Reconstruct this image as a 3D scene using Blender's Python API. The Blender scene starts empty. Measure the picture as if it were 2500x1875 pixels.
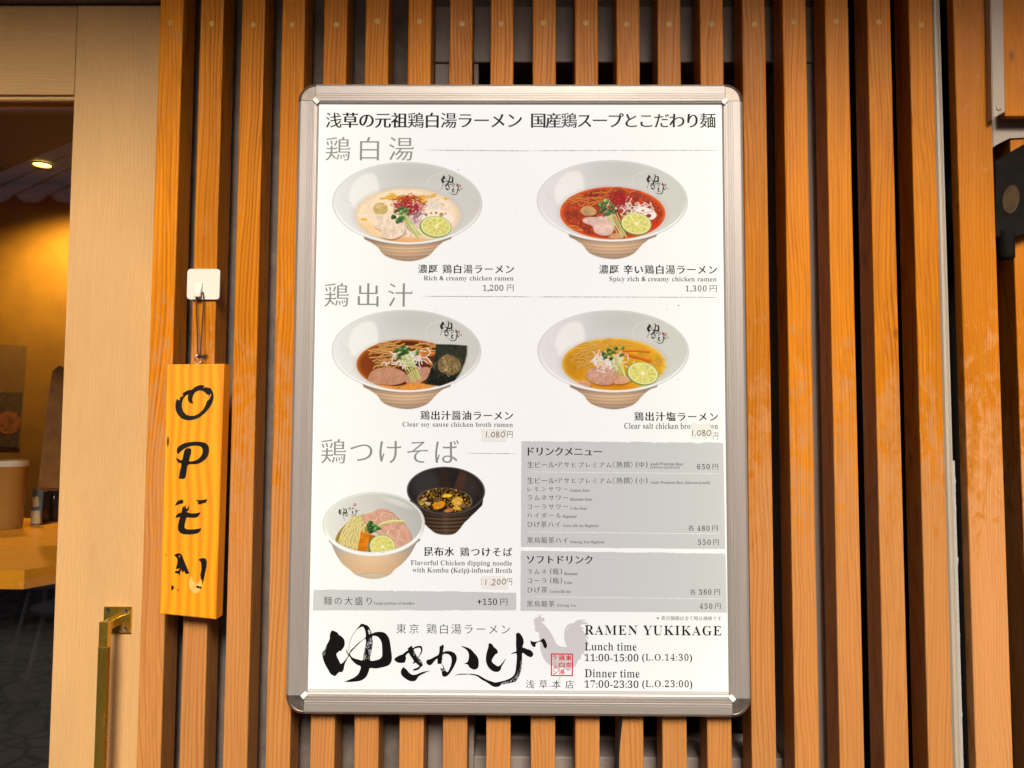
import bpy, bmesh, math, random
import numpy as np
from mathutils import Vector, Matrix

random.seed(7); rng = np.random.default_rng(11)
S = bpy.context.scene
COL = S.collection
rad = math.radians

# ------------------------------------------------------------------ camera
H = 1.35                                   # eye height above the street
F, CX, CY = 1878.0, 1250.0, 937.5          # focal length and centre, in pixels of the 2500 px photograph
PITCH, YAW, ROLL = 0.0582, -0.00807, 0.00435
_f = Vector((math.sin(YAW)*math.cos(PITCH), math.cos(YAW)*math.cos(PITCH), math.sin(PITCH)))
_r = Vector((math.cos(YAW), -math.sin(YAW), 0)); _u = _r.cross(_f)
RT = math.cos(ROLL)*_r + math.sin(ROLL)*_u
UP = -math.sin(ROLL)*_r + math.cos(ROLL)*_u
FW = _f
cd = bpy.data.cameras.new('camera'); cam = bpy.data.objects.new('camera', cd); COL.objects.link(cam)
cd.sensor_width = 36; cd.lens = F/2500*36; cd.clip_start = .02; cd.clip_end = 200
M = Matrix((( RT.x, UP.x, -FW.x, 0), (RT.y, UP.y, -FW.y, 0), (RT.z, UP.z, -FW.z, 0), (0, 0, 0, 1)))
M.translation = Vector((0, 0, H)); cam.matrix_world = M
S.camera = cam

def U(px, py, Y):
    """point of the vertical plane at distance Y that stands at this place of the photograph"""
    d = FW + (px-CX)/F*RT - (py-CY)/F*UP
    d = d*(Y/d.y)
    return Vector((d.x, Y, d.z+H))

# ------------------------------------------------------------------ light
SUN_EL, SUN_AZ = rad(36), rad(5)          # azimuth: to the right of straight behind the camera
w = bpy.data.worlds.new('World'); S.world = w; w.use_nodes = True
nt = w.node_tree
sky = nt.nodes.new('ShaderNodeTexSky'); sky.sky_type = 'NISHITA'; sky.sun_disc = False
sky.sun_elevation = SUN_EL; sky.sun_rotation = math.pi - SUN_AZ
sky.dust_density = 7.0; sky.air_density = .6; sky.ozone_density = .6
nt.links.new(sky.outputs[0], nt.nodes['Background'].inputs[0])
nt.nodes['Background'].inputs[1].default_value = .095
sd = bpy.data.lights.new('sun', 'SUN'); so = bpy.data.objects.new('sun', sd); COL.objects.link(so)
sd.energy = 2.85; sd.angle = rad(19); sd.color = (1, .93, .82)
to_sun = Vector((math.sin(SUN_AZ)*math.cos(SUN_EL), -math.cos(SUN_AZ)*math.cos(SUN_EL), math.sin(SUN_EL)))
so.rotation_euler = (-to_sun).to_track_quat('-Z', 'Y').to_euler()
so.location = to_sun*8
S.view_settings.view_transform = 'Standard'; S.view_settings.look = 'None'
S.view_settings.exposure = 0.50; S.view_settings.gamma = 1

# ------------------------------------------------------------------ node helpers
def srgb(r, g, b):
    f = lambda c: (c/255/12.92) if c/255 <= .04045 else ((c/255+.055)/1.055)**2.4
    return (f(r), f(g), f(b), 1)
class NT:
    def __init__(s, name):
        s.m = bpy.data.materials.new(name); s.m.use_nodes = True; s.t = s.m.node_tree
        s.b = s.t.nodes['Principled BSDF']; s.out = s.t.nodes['Material Output']
    def n(s, ty, **kw):
        x = s.t.nodes.new('ShaderNode'+ty)
        for k, v in kw.items(): setattr(x, k, v)
        return x
    def l(s, a, b): s.t.links.new(a, b)
    def put(s, sock, v):
        if hasattr(v, 'is_output'): s.l(v, sock)
        else: sock.default_value = v
    def math(s, op, a, b=0.0, c=0.0, clamp=False):
        x = s.n('Math', operation=op); x.use_clamp = clamp
        s.put(x.inputs[0], a); s.put(x.inputs[1], b); s.put(x.inputs[2], c); return x.outputs[0]
    def mix(s, f, a, b, mode='MIX'):
        x = s.n('MixRGB', blend_type=mode); s.put(x.inputs[0], f); s.put(x.inputs[1], a); s.put(x.inputs[2], b); return x.outputs[0]
    def ramp(s, f, stops):
        x = s.n('ValToRGB'); s.put(x.inputs[0], f); e = x.color_ramp.elements
        while len(e) < len(stops): e.new(.5)
        for i, (p, c) in enumerate(stops):
            e[i].position = p; e[i].color = c if len(c) == 4 else (*c, 1)
        return x.outputs[0]
    def noise(s, vec, scale, detail=2, rough=.5, dist=0.0):
        x = s.n('TexNoise'); s.put(x.inputs['Vector'], vec); x.inputs['Scale'].default_value = scale
        x.inputs['Detail'].default_value = detail; x.inputs['Roughness'].default_value = rough
        x.inputs['Distortion'].default_value = dist; return x.outputs[0]
    def coords(s, scale=(1, 1, 1), rnd=True, kind='Object'):
        tc = s.n('TexCoord').outputs[kind]
        mp = s.n('Mapping'); s.l(tc, mp.inputs[0]); mp.inputs['Scale'].default_value = scale
        if rnd:
            oi = s.n('ObjectInfo').outputs['Random']
            v = s.n('CombineXYZ'); s.l(s.math('MULTIPLY', oi, 37.0), v.inputs[0]); s.l(s.math('MULTIPLY', oi, 91.0), v.inputs[1]); s.l(s.math('MULTIPLY', oi, 53.0), v.inputs[2])
            s.l(v.outputs[0], mp.inputs['Location'])
        return mp.outputs[0]
    def bump(s, h, strength=.3, dist=.001):
        x = s.n('Bump'); x.inputs['Strength'].default_value = strength; x.inputs['Distance'].default_value = dist
        s.l(h, x.inputs['Height']); s.l(x.outputs[0], s.b.inputs['Normal'])
    def set(s, **kw):
        for k, v in kw.items(): s.put(s.b.inputs[k.replace('_', ' ')], v)
        return s.m

def wood(name, base, dark, worn=None, axis='Z', fine=260, worn_sheen_amt=0.0, rough=.45, bands=1.0, coat=0.0, tone=.34, ringw=.80):
    t = NT(name)
    sc = {'Z': (1, 1, .035), 'X': (.035, 1, 1)}[axis]
    v = t.coords(sc)
    warp = t.noise(t.coords({'Z': (1, 1, .25), 'X': (.25, 1, 1)}[axis]), 9, 2)
    add = t.n('VectorMath', operation='MULTIPLY_ADD'); t.l(v, add.inputs[0]); add.inputs[1].default_value = (1, 1, 1)
    cw = t.n('CombineXYZ'); t.l(t.math('MULTIPLY', warp, .045), cw.inputs[0]); t.l(t.math('MULTIPLY', warp, .045), cw.inputs[2]); t.l(cw.outputs[0], add.inputs[2])
    vv = add.outputs[0]
    grain = t.noise(vv, fine, 3, .6)
    ring = t.n('TexWave', wave_type='BANDS', bands_direction='X' if axis == 'Z' else 'Z', wave_profile='SAW')
    t.l(vv, ring.inputs[0]); ring.inputs['Scale'].default_value = 56*bands; ring.inputs['Distortion'].default_value = 7.0
    ring.inputs['Detail'].default_value = 2; ring.inputs['Detail Scale'].default_value = .9
    rg = t.ramp(ring.outputs['Fac'], [(0, (0, 0, 0)), (.55, (.12, .12, .12)), (.92, (.8, .8, .8)), (1, (.1, .1, .1))])
    rmod = t.ramp(t.noise(vv, 38, 2), [(.30, (.15, .15, .15)), (.68, (1.15, 1.15, 1.15))])
    gr = t.ramp(grain, [(.32, (0, 0, 0)), (.72, (1, 1, 1))])
    fac = t.math('ADD', t.math('MULTIPLY', gr, .42), t.math('MULTIPLY', t.math('MULTIPLY', rg, rmod), ringw), clamp=True)
    c = t.mix(fac, (*base, 1), (*dark, 1))
    # tone from slat to slat and broad blotches along one slat
    oi = t.n('ObjectInfo').outputs['Random']
    blot = t.noise(t.coords({'Z': (1, 1, .3), 'X': (.3, 1, 1)}[axis]), 14, 3)
    tn = t.math('ADD', t.math('MULTIPLY', oi, tone), t.math('MULTIPLY', blot, .35))
    hsv = t.n('HueSaturation'); t.l(t.math('ADD', tn, 1-tone/2-.175), hsv.inputs['Value']); t.l(c, hsv.inputs['Color'])
    c = hsv.outputs[0]
    r = t.math('ADD', t.math('MULTIPLY', grain, .2), rough-.1)
    if worn:
        # varnish rubbed and bleached towards the foot, paler sky sheen painted in too
        geo = t.n('NewGeometry').outputs['Position']; sp = t.n('SeparateXYZ'); t.l(geo, sp.inputs[0])
        hgt = t.n('MapRange'); t.l(sp.outputs[2], hgt.inputs[0])
        hgt.inputs[1].default_value = H+.22; hgt.inputs[2].default_value = H-.40
        n1 = t.noise(t.coords((1, 1, .5)), 75, 4, .65, .6)
        n2 = t.noise(t.coords((1, 1, .12)), 24, 2)
        n3 = t.noise(t.coords((1, 1, .12)), 5, 1)
        lvl = t.math('ADD', t.math('MULTIPLY', hgt.outputs[0], .62), t.math('ADD', t.math('MULTIPLY', n2, .22), t.math('MULTIPLY', n3, .20)))
        k = t.math('ADD', lvl, t.math('MULTIPLY', n1, .95))
        k = t.ramp(k, [(.80, (0, 0, 0)), (1.12, (1, 1, 1))])
        wc = t.mix(fac, (*worn, 1), (worn[0]*.70, worn[1]*.58, worn[2]*.45, 1))
        c = t.mix(t.math('MULTIPLY', k, worn_sheen_amt), c, wc)
        r = t.math('ADD', r, t.math('MULTIPLY', k, .1))
        # small dark knots and scuffs
        vo = t.n('TexVoronoi'); t.l(t.coords((1, 1, .45)), vo.inputs['Vector']); vo.inputs['Scale'].default_value = 13
        kn = t.ramp(vo.outputs['Distance'], [(.03, (1, 1, 1)), (.07, (0, 0, 0))])
        c = t.mix(t.math('MULTIPLY', kn, .65), c, (.16, .055, .015, 1))
    t.set(Base_Color=c, Roughness=r, Coat_Weight=coat, Coat_Roughness=.25)
    t.b.inputs['Specular IOR Level'].default_value = .14
    t.bump(t.math('ADD', grain, rg), .35, .0008)
    return t.m

def plain(name, col, rough=.5, metal=0.0, spec=.5, var=.12, nscale=30, bump=0.0, stretch=(1, 1, 1), emis=None, es=0.0):
    t = NT(name)
    n = t.noise(t.coords(stretch), nscale, 4, .6)
    c = t.mix(t.ramp(n, [(.3, (0, 0, 0)), (.7, (1, 1, 1))]), (*[a*(1-var) for a in col], 1), (*[min(1, a*(1+var)) for a in col], 1))
    t.set(Base_Color=c, Metallic=metal, Roughness=t.math('ADD', t.math('MULTIPLY', n, .25), rough-.125))
    t.b.inputs['Specular IOR Level'].default_value = spec
    if bump: t.bump(n, bump, .001)
    if emis: t.set(Emission_Color=(*emis, 1), Emission_Strength=es)
    return t.m

# ------------------------------------------------------------------ object helpers
WO = {}
def register(o, origin): WO[o.name] = Vector(origin); return o
def thing(name, label, cat, loc, group=None):
    o = bpy.data.objects.new(name, None); COL.objects.link(o); o.empty_display_size = .05
    o.location = loc; o['label'] = label; o['category'] = cat
    if group: o['group'] = group
    return register(o, loc)
def tag(o, label, cat, group=None):
    o['label'] = label; o['category'] = cat
    if group: o['group'] = group
    return o
def link(name, me, mat, parent, origin):
    o = bpy.data.objects.new(name, me); COL.objects.link(o)
    if mat is not None and not me.materials: me.materials.append(mat)
    o.location = Vector(origin) - (WO[parent.name] if parent else Vector((0, 0, 0)))
    if parent: o.parent = parent
    return register(o, origin)
def part(name, verts, faces, mat, parent=None, origin=None, smooth=False):
    a = np.array([tuple(v) for v in verts], float)
    if origin is None: origin = (a.min(0)+a.max(0))/2
    a = a-np.array(origin)
    me = bpy.data.meshes.new(name); me.from_pydata(a.tolist(), [], faces); me.validate()
    if smooth:
        for p in me.polygons: p.use_smooth = True
    return link(name, me, mat, parent, origin)
def bmpart(name, bm, mat, parent=None, origin=None, smooth=False):
    bm.normal_update()
    vs = [v.co.copy() for v in bm.verts]
    if origin is None:
        origin = Vector([(min(v[i] for v in vs)+max(v[i] for v in vs))/2 for i in range(3)])
    for v in bm.verts: v.co -= Vector(origin)
    me = bpy.data.meshes.new(name); bm.to_mesh(me); bm.free()
    if smooth:
        for p in me.polygons: p.use_smooth = True
    return link(name, me, mat, parent, origin)
def bx(bm, x0, x1, y0, y1, z0, z1, bev=0.0, seg=1):
    r = bmesh.ops.create_cube(bm, size=1)
    for v in r['verts']:
        v.co = Vector(((x0+x1)/2+v.co.x*(x1-x0), (y0+y1)/2+v.co.y*(y1-y0), (z0+z1)/2+v.co.z*(z1-z0)))
    if bev:
        es = list({e for v in r['verts'] for e in v.link_edges})
        bmesh.ops.bevel(bm, geom=es, offset=bev, segments=seg, affect='EDGES', profile=.5)
def box(name, x0, x1, y0, y1, z0, z1, mat, parent=None, bev=0.0, seg=1, origin=None):
    bm = bmesh.new(); bx(bm, x0, x1, y0, y1, z0, z1, bev, seg); return bmpart(name, bm, mat, parent, origin)
def prism(bm, pts, y0, y1, bev=0.0):
    """pts: (x, z) outline, counter-clockwise from the street; extruded from y0 (front) to y1"""
    a = [bm.verts.new((x, y0, z)) for x, z in pts]; b = [bm.verts.new((x, y1, z)) for x, z in pts]; n = len(pts)
    f = bm.faces.new(a); bm.faces.new(b[::-1])
    for i in range(n): bm.faces.new((a[i], b[i], b[(i+1) % n], a[(i+1) % n]))
    if bev: bmesh.ops.bevel(bm, geom=list(f.edges), offset=bev, segments=2, affect='EDGES')
def lathe(bm, prof, c, seg=24, cap=True):
    rings = []
    for r, z in prof:
        rings.append([bm.verts.new((c[0]+r*math.cos(2*math.pi*k/seg), c[1]+r*math.sin(2*math.pi*k/seg), c[2]+z)) for k in range(seg)])
    for a, b in zip(rings, rings[1:]):
        for k in range(seg): bm.faces.new((a[k], a[(k+1) % seg], b[(k+1) % seg], b[k]))
    if cap: bm.faces.new(rings[0][::-1]); bm.faces.new(rings[-1])
def tube(bm, pts, r, seg=8):
    pts = [Vector(p) for p in pts]; rings = []
    for i, p in enumerate(pts):
        d = (pts[min(i+1, len(pts)-1)]-pts[max(i-1, 0)]).normalized()
        a = d.cross(Vector((0, 1, 0)))
        if a.length < .2: a = d.cross(Vector((1, 0, 0)))
        a.normalize(); b = d.cross(a).normalized()
        rr = r[i] if isinstance(r, (list, tuple)) else r
        rings.append([bm.verts.new(p+a*rr*math.cos(2*math.pi*k/seg)+b*rr*math.sin(2*math.pi*k/seg)) for k in range(seg)])
    for a, b in zip(rings, rings[1:]):
        for k in range(seg): bm.faces.new((a[k], a[(k+1) % seg], b[(k+1) % seg], b[k]))
    bm.faces.new(rings[0][::-1]); bm.faces.new(rings[-1])
def smooth_pts(pts, closed=True, n=4):
    out = []; N = len(pts)
    rngi = range(N) if closed else range(N-1)
    for i in rngi:
        g = (lambda k: pts[k % N]) if closed else (lambda k: pts[max(0, min(N-1, k))])
        p0, p1, p2, p3 = g(i-1), g(i), g(i+1), g(i+2)
        for k in range(n):
            t = k/n
            out.append(tuple(.5*((2*b)+(-a+c)*t+(2*a-5*b+4*c-d)*t*t+(-a+3*b-3*c+d)*t**3) for a, b, c, d in zip(p0, p1, p2, p3)))
    if not closed: out.append(tuple(pts[-1]))
    return out

# ------------------------------------------------------------------ distances of the planes, from the camera
Yp, Yf, Ys = 1.090, 1.0865, 1.112          # printed sheet, frame face, slat faces
Yb = Ys+.045                                # backs of the slats
Yw = 1.176                                  # wall behind the slats
Yd = 1.150                                  # face of the sliding door

# materials
M_slat = wood('varnished_cedar', (.55, .183, .003), (.25, .062, .001), worn=(.47, .218, .074), worn_sheen_amt=.80, rough=.42)
M_post = wood('varnished_post_wood', (.56, .185, .004), (.36, .095, .002), worn=(.56, .265, .095), worn_sheen_amt=.9, rough=.42, fine=420, bands=1.6)
M_door = wood('pale_door_wood', (.565, .335, .140), (.44, .245, .090), rough=.5, fine=520, bands=1.3, tone=.0, ringw=.22)
M_doorh = wood('pale_door_wood_rail', (.565, .335, .140), (.44, .245, .090), rough=.5, fine=520, bands=1.3, axis='X', tone=.0, ringw=.22)
M_plug = plain('plug_wood', (.50, .25, .025), .5, var=.35, nscale=300)
M_wall = plain('dark_grey_render', (.13, .10, .08), .9, var=.3, nscale=40, bump=.6)
M_trim = plain('grey_trim_paint', (.23, .185, .16), .6, var=.10, nscale=25, stretch=(1, 1, .3))
M_black = plain('black_void_shade', (.010, .009, .008), .9, spec=.05)  # near-black colour paints in the darkness of the gap and the bolt hole
M_alu = plain('brushed_aluminium', (.345, .31, .285), .46, metal=.4, var=.05, nscale=900, stretch=(1, 1, .01))
M_aluh = plain('brushed_aluminium_rail', (.345, .31, .285), .46, metal=.4, var=.05, nscale=900, stretch=(.01, 1, 1))
M_chrome = plain('chromed_corner', (.20, .17, .145), .40, metal=.7, var=.25, nscale=90)
M_clear = plain('clear_plastic_tab', (.85, .87, .85), .15, var=.05)
M_brass = plain('aged_brass', (.66, .43, .06), .25, metal=.9, var=.08, nscale=60, stretch=(1, 1, .3))
M_steel = plain('steel_screw', (.5, .47, .43), .3, metal=1.0)
M_dark = plain('dark_recess', (.02, .015, .01), .6)
M_hook = plain('white_plastic', (.66, .61, .53), .35, var=.03, nscale=120)
M_cord = plain('brown_cord', (.035, .018, .012), .8, var=.5, nscale=900)
M_cable = plain('black_cable', (.008, .008, .008), .6, spec=.2)
M_iron = plain('black_painted_iron', (.0065, .0052, .0038), .75, spec=.08, var=.5, nscale=40, bump=.3)
M_track = plain('dark_track_metal', (.16, .13, .11), .5, metal=.3)
M_pipe = plain('pale_trim_plastic', (.40, .35, .28), .45, var=.06, nscale=200, stretch=(1, 1, .02))
M_caulk = plain('grey_caulk', (.36, .35, .34), .8, var=.15, nscale=400, bump=.8)
M_steelp = plain('off_white_steel_paint', (.36, .29, .235), .6, var=.06, nscale=20)
M_ink = plain('vinyl_black', (.008, .007, .006), .35, var=.2)

# ------------------------------------------------------------------ the street: ground, opposite shop front, eave overhead
_g = NT('street_paving'); _v = _g.n('TexVoronoi', feature='DISTANCE_TO_EDGE'); _g.l(_g.coords(rnd=False), _v.inputs['Vector']); _v.inputs['Scale'].default_value = 7
_n = _g.noise(_g.coords(rnd=False), 5, 4); _j = _g.ramp(_v.outputs['Distance'], [(.02, (0, 0, 0)), (.10, (1, 1, 1))])
_g.set(Base_Color=_g.mix(_j, (.03, .026, .02, 1), _g.mix(_n, (.20, .165, .13, 1), (.38, .32, .26, 1))), Roughness=.7); _g.bump(_j, .8, .01); M_ground = _g.m
g = part('ground', [(-30, -30, 0), (30, -30, 0), (30, 30, 0), (-30, 30, 0)], [(0, 1, 2, 3)], M_ground); g['kind'] = 'structure'

# ------------------------------------------------------------------ wall behind the slats, window recess
M_soffit = plain('stained_soffit_boards', (.48, .23, .06), .6, var=.2, nscale=20, stretch=(.1, 1, 1))
XL, XR = U(386, 163, Ys).x, 1.55
ZT = 2.45
wx0, wx1 = U(1169, 150, Yw).x, U(1893, 300, Yw).x
wz1 = U(1250, 155, Yw).z; wz0 = U(1400, 1846, Yw).z
shop = thing('shop_wall', 'dark grey rendered wall with a recessed window behind the wooden slats', 'wall', (0, Yw, 0))
box('wall_panel', XL-.02, U(1061, 100, Yw).x, Yw, Yw+.12, 0, ZT, M_wall, shop)
tx0, tx1 = U(1061, 100, Yw).x+.0008, U(2078, 400, Yw).x
box('header_board', tx0, tx1, Yw-.004, Yw+.12, wz1, U(1400, 19, Yw).z, M_trim, shop, .0015)
box('upper_panel', tx0, tx1, Yw, Yw+.12, U(1400, 19, Yw).z+.001, ZT, M_wall, shop)
box('window_jamb', tx0, wx0, Yw-.002, Yw+.12, .2, wz1-.001, M_trim, shop, .0015)
box('window_jamb', wx1, tx1, Yw-.002, Yw+.12, .2, wz1-.001, M_trim, shop, .0015)
box('window_sill', wx0, wx1, Yw-.004, Yw+.12, .2, wz0, M_trim, shop, .0015)
box('void_panel', tx1+.004, XR, Yw+.03, Yw+.12, 0, ZT, M_black, shop)  # black panel standing in for the dark space behind the slats
wf = box('window_frame', wx0, wx1, Yw+.06, Yw+.09, U(1400, 1822, Yw+.06).z, U(1400, 1798, Yw+.06).z, M_trim, shop, .001)
box('window_rail', wx0, wx1, Yw+.06, Yw+.09, U(1400, 1782, Yw+.06).z, U(1400, 1757, Yw+.06).z, M_iron, shop, .001)
box('window_rail', wx0, wx1, Yw+.05, Yw+.09, U(1400, 176, Yw+.06).z-.006, U(1400, 172, Yw+.06).z, M_iron, shop, .001)
gl = NT('dark_window_glass'); gl.set(Base_Color=(.012, .011, .010, 1), Roughness=.35); gl.b.inputs['Specular IOR Level'].default_value = .15
box('window_pane', wx0, wx1, Yw+.10, Yw+.105, .3, wz1, gl.m, shop)

# ------------------------------------------------------------------ slat screen
scr = thing('slat_screen', 'screen of upright varnished cedar slats covering the shop wall', 'wooden screen', (0, Ys, 0))
SW = .0345
def slat_mesh(w_, d_, h_, bev, name):
    bm = bmesh.new(); bx(bm, -w_/2, w_/2, 0, d_, 0, h_, bev, 2); bm.normal_update()
    me = bpy.data.meshes.new(name); bm.to_mesh(me); bm.free(); return me
slat_me = slat_mesh(SW, .045, ZT-.06, .0016, 'slat'); slat_me.materials.append(M_slat)
bm = bmesh.new()
vs = [bm.verts.new((.0042*math.cos(k*math.pi/8), -.0004, .0042*math.sin(k*math.pi/8))) for k in range(16)]; bm.faces.new(vs)
plug_me = bpy.data.meshes.new('dowel_plug'); bm.to_mesh(plug_me); bm.free(); plug_me.materials.append(M_plug)
slx = [(414.8, 163), (514.5, 163), (615.5, 163), (714, 163)] + [(c, 108) for c in (818, 919.8, 1024.2, 1125.3, 1225.5, 1329, 1432, 1533.4, 1634, 1738, 1841)] + [(c, 163) for c in (1941.5, 2045.5, 2148.5, 2250.5)]
zp = U(1250, 57, Ys).z
slat0 = None
for i, (c, row) in enumerate(slx):
    p = U(c, row, Ys)
    o = bpy.data.objects.new('slat', slat_me) if slat0 is None else slat0.copy()
    if slat0 is None: slat0 = o
    COL.objects.link(o); o.parent = scr
    o.location = (p.x, random.uniform(-.0006, .0006), .06); register(o, (p.x, Ys, .06))
    q = bpy.data.objects.new('dowel_plug', plug_me); COL.objects.link(q); q.parent = o
    q.location = (random.uniform(-.002, .002), 0, zp-.06+random.uniform(-.003, .003))
for z in (.35, 2.2):
    box('batten', XL, U(2290, 163, Ys).x, Yb+.001, Yw-.006, z, z+.04, M_trim, scr)

# ------------------------------------------------------------------ wide post, pale trim strip and the corner at the right
px0, px1 = U(2332, 163, Ys).x, U(2418, 163, Ys).x
post = box('wooden_post', px0, px1, Ys, Ys+.019, .03, ZT, M_post, None, .0016, 2, origin=(px0, Ys, .03))
tag(post, 'broad pale worn wooden post at the right of the pale trim strip', 'post')
sx0, sx1 = U(2282, 163, 1.120).x, U(2302, 163, 1.120).x
strip = thing('trim_strip', 'thin pale ribbed plastic strip running upright between slats and broad post', 'trim strip', (sx0, 1.120, .1))
bm = bmesh.new(); prof = [(0, .020), (0, .004), (.002, .001), (.0045, .000), (.0065, .0016), (.008, .000), (sx1-sx0-.002, .001), (sx1-sx0, .004), (sx1-sx0, .020)]
a = [bm.verts.new((sx0+x, 1.120+y, .1)) for x, y in prof]; b = [bm.verts.new((sx0+x, 1.120+y, ZT)) for x, y in prof]
for i in range(len(prof)-1): bm.faces.new((a[i], a[i+1], b[i+1], b[i]))
bmpart('strip_body', bm, M_pipe, strip)
bm = bmesh.new(); zs = np.linspace(.1, U(1250, 1120, 1.120).z, 260); prev = None
for z in zs:
    e = sx1+.0004+max(0, .0009*math.sin(z*61)+.0010*math.sin(z*173+1)+random.uniform(-.0008, .0012))
    cur = [bm.verts.new((sx1-.001, 1.1225, z)), bm.verts.new((sx1+.001, 1.1208, z)), bm.verts.new((e+.001, 1.124, z)), bm.verts.new((e+.001, 1.140, z))]
    if prev:
        for i in range(3): bm.faces.new((prev[i], prev[i+1], cur[i+1], cur[i]))
    prev = cur
bmpart('caulk_bead', bm, M_caulk, strip, smooth=True)

ex = U(2477, 650, 1.136).x
es_ = box('end_slat', ex, ex+.055, 1.136, 1.18, .06, U(2477, 337, 1.136).z, M_post, None, .0016, 2, origin=(ex, 1.136, .06))
tag(es_, 'short varnished slat at far right below the white steel bracket', 'slat')
# off-white steel: an upright leg and a level arm
bm = bmesh.new()
A = [U(2417, -60, 1.098), U(2448, -60, 1.098), U(2454, 272, 1.098), U(2423, 291, 1.098)]
prism(bm, [(p.x, p.z) for p in A][::-1], 1.098, 1.1105, .001)
B = [U(2423, 290, 1.133), U(2460, 268, 1.133), U(2620, 270, 1.133), U(2620, 332, 1.133), U(2464, 336, 1.133), U(2424, 360, 1.133)]
br = thing('steel_bracket', 'off-white painted steel bracket in the top right corner beside the post', 'bracket', (A[0].x, 1.11, A[3].z))
bmpart('upright_leg', bm, M_steelp, br)
bm = bmesh.new(); prism(bm, [(p.x, p.z) for p in B][::-1], 1.133, 1.155, .001); bmpart('level_arm', bm, M_steelp, br)
bm = bmesh.new(); q = U(2439, 264, 1.098)
bmesh.ops.create_uvsphere(bm, u_segments=12, v_segments=6, radius=.0045, matrix=Matrix.Translation(q) @ Matrix.Scale(.35, 4, (0, 1, 0)))
bmpart('bolt_head', bm, M_steelp, br, smooth=True)
blk = box('hanging_beam', U(2446, 60, 1.111).x, U(2446, 60, 1.111).x+.16, 1.111, 1.123, U(2452, 284, 1.111).z, ZT, M_post, None, .0016, 2)
tag(blk, 'amber wooden beam end with a knot hanging at top right corner', 'beam')
# black iron lock box with an oval worn patch, and the round socket below it
P = [U(x, y, 1.117) for x, y in ((2427, 395), (2500, 352), (2600, 300), (2600, 540), (2500, 572), (2478, 582), (2427, 580))]
lb = thing('iron_box', 'black iron box with a worn oval patch at right edge', 'iron box', tuple(P[6]))
bm = bmesh.new(); prism(bm, [(p.x, p.z) for p in P][::-1], 1.117, 1.1345, .002); bmpart('box_body', bm, M_iron, lb)
M_patch = plain('worn_tan_metal', (.045, .026, .009), .6, spec=.15, var=.5, nscale=45)
c0 = U(2467, 486, 1.117); bm = bmesh.new()
rim = [bm.verts.new((c0.x+.0125*math.cos(t)+.003*math.sin(t), 1.1160, c0.z+.0215*math.sin(t))) for t in np.linspace(0, 2*math.pi, 28, endpoint=False)]
inn = [bm.verts.new((c0.x+.0108*math.cos(t)+.003*math.sin(t), 1.1168, c0.z+.0195*math.sin(t))) for t in np.linspace(0, 2*math.pi, 28, endpoint=False)]
bm.faces.new(inn[::-1])
for k in range(28): bm.faces.new((rim[k], inn[k], inn[(k+1) % 28], rim[(k+1) % 28]))
bmpart('oval_patch', bm, M_patch, lb)
q0, q1 = U(2436, 582, 1.122), U(2476, 632, 1.122)
bm = bmesh.new(); lathe(bm, [((q1.x-q0.x)/2*.92, 0), ((q1.x-q0.x)/2, .003), ((q1.x-q0.x)/2, q0.z-q1.z+.01)], ((q0.x+q1.x)/2, 1.122, q1.z), 24)
bmpart('round_socket', bm, M_iron, lb, smooth=False)
bm = bmesh.new(); c1 = U(2449, 558, 1.1169); 
bm.faces.new([bm.verts.new((c1.x+.0028*math.cos(t), 1.1165, c1.z+.004*math.sin(t))) for t in np.linspace(0, -2*math.pi, 12, endpoint=False)])
bmpart('bolt_hole', bm, M_black, lb)

# ------------------------------------------------------------------ sliding door at the left
dx1 = U(386, 163, Ys).x+.012
gx = U(180, 260, Yd).x                         # inner edge of the stile
dz1 = U(200, 11.5, Yd).z
gz1 = U(100, 244, Yd).z
door = thing('sliding_door', 'pale wooden sliding door with glass pane and brass pull at left edge', 'door', (dx1, Yd, 0))
box('stile', gx, dx1, Yd, Yd+.038, .02, dz1, M_door, door, .0008)
box('top_rail', -1.75, gx-.0009, Yd+.0004, Yd+.037, U(100, 231, Yd).z, dz1, M_doorh, door, .0008)
box('glazing_bead', -1.75, gx-.0009, Yd+.004, Yd+.012, gz1+.0012, U(100, 232, Yd).z, M_doorh, door, .0012)
box('glazing_bead', -1.75, gx-.0009, Yd+.020, Yd+.034, U(100, 256, Yd+.02).z, gz1-.001, M_doorh, door, .0008)
box('stile', -1.90, -1.7505, Yd, Yd+.038, .02, dz1, M_door, door, .0008)
box('bottom_rail', -1.7495, gx-.0009, Yd+.0004, Yd+.037, .02, .28, M_doorh, door, .0008)
t = NT('door_glass'); fr = t.n('Fresnel'); fr.inputs[0].default_value = 1.5
tr = t.n('BsdfTransparent'); tr.inputs[0].default_value = (.95, .96, .95, 1)
gs = t.n('BsdfGlossy'); gs.inputs['Roughness'].default_value = .004
ms = t.n('MixShader'); t.l(t.math('MULTIPLY', fr.outputs[0], 4.2, clamp=True), ms.inputs[0]); t.l(tr.outputs[0], ms.inputs[1]); t.l(gs.outputs[0], ms.inputs[2]); t.l(ms.outputs[0], t.out.inputs[0])
part('glass_pane', [(-1.75, Yd+.017, .28), (gx+.004, Yd+.017, .28), (gx+.004, Yd+.017, gz1+.002), (-1.75, Yd+.017, gz1+.002)], [(0, 1, 2, 3)], t.m, door)
trk = box('door_track', -1.95, XL-.0005, Yd-.012, Yd+.05, dz1+.002, dz1+.05, M_track, None, .001)
tag(trk, 'dark metal track above the pale sliding door', 'door track')
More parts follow.
